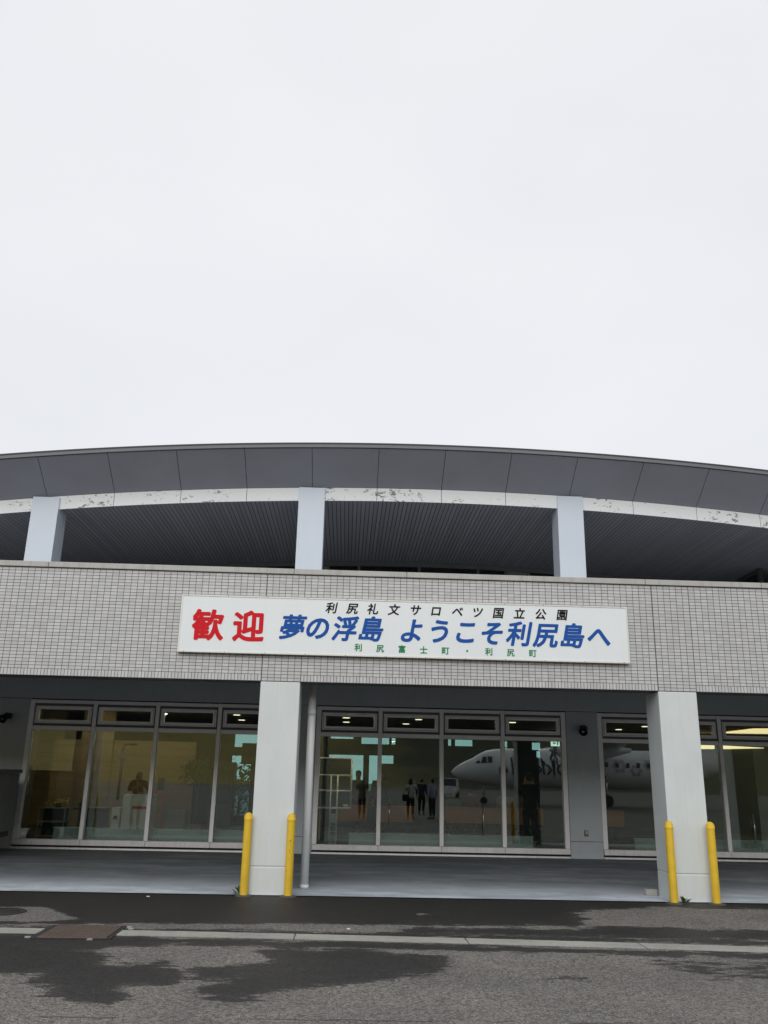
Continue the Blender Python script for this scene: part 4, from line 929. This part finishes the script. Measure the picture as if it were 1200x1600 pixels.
for j in range(9):
    z = 1.95+1.5*j/8; R_.append([(x, fus_y(x, z)+0.008, z) for x in (4.55, 4.58)])
g.loft(R_, closed=False, caps=False); R_ = []
for j in range(9):
    z = 1.95+1.5*j/8; R_.append([(x, fus_y(x, z)+0.008, z) for x in (3.75, 3.78)])
g.loft(R_, closed=False, caps=False); g.build('door_outline', grey_d, AP, recalc=False)
for i in range(16):
    x = 5.2+i*0.78
    for s in (1, -1):
        g = MB(); g.box(x-0.13, x+0.13, s*1.425-0.012, s*1.425+0.012, 2.80, 3.15, 0.005); g.build('cabin_window', dwin, AP)
grey_p = paint('aircraft_grey', (0.42, 0.43, 0.45), 0.35, 0.1)
def slab(pts_root, pts_tip): return MB().loft([pts_root, pts_tip], smooth=False)
def foil(x0, ch, y, z, th): return [(x0, y, z), (x0+ch*0.3, y, z+th*0.6), (x0+ch, y, z+0.02), (x0+ch*0.4, y, z-th*0.4)]
for s in (1, -1):
    g = MB(); g.loft([foil(9.4, 2.6, 0, 4.15, 0.42), foil(9.4, 2.6, s*4.5, 4.2, 0.40), foil(9.9, 1.4, s*12.3, 4.5, 0.2)], smooth=False); g.build('wing', white_p, AP)
    g = MB(); g.loft([ring(x, z, r, r*1.1, 20, s*4.05) for x, z, r in ((7.2, 3.85, 0.22), (7.5, 3.82, 0.42), (8.6, 3.75, 0.55), (10.5, 3.75, 0.5), (12.6, 3.95, 0.12))]); en = g.build('engine', white_p, AP)
    g = MB()
    for k in range(6):
        a = k*PI/3+0.3; d = Vector((0, math.cos(a), math.sin(a))); t = Vector((0, -math.sin(a), math.cos(a))); o = Vector((7.1, s*4.05, 3.85))
        g.poly([o+d*0.2+t*0.06, o+d*1.1+t*0.14+Vector((0.05,0,0)), o+d*1.95+t*0.09, o+d*1.95-t*0.09, o+d*1.1-t*0.14, o+d*0.2-t*0.06])
    pr = g.build('propeller', sp_m, AP, recalc=False); pr.modifiers.new('t', 'SOLIDIFY').thickness = 0.04
    g = MB(); g.loft([ring(x, 3.85, r, r, 16, s*4.05) for x, r in ((6.75, 0.02), (6.85, 0.14), (7.2, 0.23))]); g.build('spinner', grey_p, pr)
g = MB(); g.prism([(17.6, -0.12, 3.9), (20.3, -0.12, 7.3), (22.2, -0.12, 7.3), (22.3, -0.12, 3.7)], (0, 0.24, 0)); g.build('tail_fin', white_p, AP)
g = MB(); g.loft([foil(20.6, 1.3, -3.6, 7.15, 0.12), foil(20.4, 1.7, 0, 7.15, 0.16), foil(20.6, 1.3, 3.6, 7.15, 0.12)], smooth=False); g.build('tailplane', white_p, AP)
def gear(x, y, r, h):
    g = MB(); g.cyl((x, y, r), (x, y, h), 0.07, n=10); st_ = g.build('landing_gear', grey_p, AP)
    for s in (-0.16, 0.16):
        g = MB(); g.cyl((x, y+s-0.08, r), (x, y+s+0.08, r), r, n=22); wh = g.build('wheel', sp_m, st_)
gear(2.4, 0, 0.26, 1.6); gear(11.2, 2.0, 0.42, 1.7); gear(11.2, -2.0, 0.42, 1.7)
purple = paint('purple_decal', (0.085, 0.06, 0.15), 0.4, bmp=0); slate = paint('slate_decal', (0.045, 0.045, 0.075), 0.4, bmp=0)
# handwritten-style name on the flank facing the terminal, flower in place of the last letter
cu = bpy.data.curves.new('t', 'FONT'); cu.body = 'hokkaid'; cu.size = 1.75; cu.offset = -0.004; cu.shear = 0.15; cu.align_x = 'RIGHT'
ob = bpy.data.objects.new('t', cu); C.objects.link(ob); dg = bpy.context.evaluated_depsgraph_get(); m_ = bpy.data.meshes.new_from_object(ob.evaluated_get(dg)); bpy.data.objects.remove(ob)
bm = bmesh.new(); bm.from_mesh(m_); bmesh.ops.subdivide_edges(bm, edges=bm.edges, cuts=2)
for v in bm.verts:
    x = 4.35-v.co.x*0.92; z = 2.15+v.co.y; v.co = (x, fus_y(min(x, 14), z)+0.06, z)
me = bpy.data.meshes.new('lettering'); bm.to_mesh(me); bm.free(); link('lettering', me, slate, AP)
g = MB()
for k in range(5):
    a = k*2*PI/5; cx, cz = 3.75+0.2*math.cos(a), 2.42+0.2*math.sin(a)
    P = [(cx+0.17*math.cos(t), cz+0.17*math.sin(t)) for t in [2*PI*i/10 for i in range(10)]]
    g.poly([(x, fus_y(x, z)+0.014+k*0.001, z) for x, z in P])
g.build('flower_decal', purple, AP, recalc=False)
for k, (x0, z0, r) in enumerate(((12.4, 2.9, 0.5), (13.6, 2.6, 0.42), (14.6, 3.0, 0.4))):
    g = MB()
    for j in range(6):
        a = j*PI/3; cx, cz = x0+r*0.75*math.cos(a), z0+r*0.75*math.sin(a)
        P = [(cx+r*0.36*math.cos(t), cz+r*0.36*math.sin(t)) for t in [2*PI*i/10 for i in range(10)]]
        g.poly([(x, fus_y(x, z)+0.012+j*0.001, z) for x, z in P])
    g.build('flower_decal', grey_p, AP, recalc=False)
# white service truck beside the nose
tk = thing('service_truck', 'white ground service truck standing ahead of the aircraft nose', 'truck', (11.5, -62.0, 0), 1.75)
g = MB(); g.prism([(-0.9, -0.8, 0.45), (0.9, -0.8, 0.45), (0.9, -0.8, 1.1), (0.55, -0.8, 1.85), (-0.9, -0.8, 1.85)], (0, 1.6, 0)); g.build('cab', white_p, tk)
g = MB(); g.poly([(0.56, 0.815, 1.75), (0.78, 0.815, 1.2), (0.0, 0.815, 1.2), (0.0, 0.815, 1.75)]); g.build('side_window', dwin, tk)
g = MB(); g.poly([(0.915, -0.7, 1.15), (0.915, 0.7, 1.15), (0.60, 0.7, 1.80), (0.60, -0.7, 1.80)]); g.build('windscreen', dwin, tk)
g = MB(); g.box(-2.6, -0.95, -0.8, 0.8, 0.5, 1.5, 0.03); g.build('bed', white_p, tk)
for x in (0.4, -2.0):
    for y in (-0.75, 0.75):
        g = MB(); g.cyl((x, y-0.1, 0.33), (x, y+0.1, 0.33), 0.33, n=20); g.build('wheel', sp_m, tk)
# lamp pole on the apron, mirrored in the left windows
lp = thing('lamp_pole', 'grey curved lamp pole on the apron, mirrored in the second left window', 'lamp post', (-13.1, -33.0, 0))
pg = paint('galvanised_pole', (0.22, 0.26, 0.25), 0.5, 0.4)
g = MB(); g.cyl((0, 0, 0), (0, 0, 3.1), 0.10, 0.085, 12); g.cyl((0, 0, 3.1), (0.10, 0, 3.42), 0.085, 0.08, 12); g.cyl((0.10, 0, 3.42), (0.40, 0, 3.52), 0.08, 0.07, 12); g.cyl((-0.2, 0, 2.55), (0.2, 0, 2.55), 0.07, n=10); g.build('pole', pg, lp)
g = MB(); g.box(0.4, 0.85, -0.12, 0.12, 3.38, 3.54, 0.03); g.build('lamp_head', sp_m, lp)
g = MB(); g.box(0.45, 0.8, -0.09, 0.09, 3.365, 3.379); g.build('diffuser', white_p, lp)
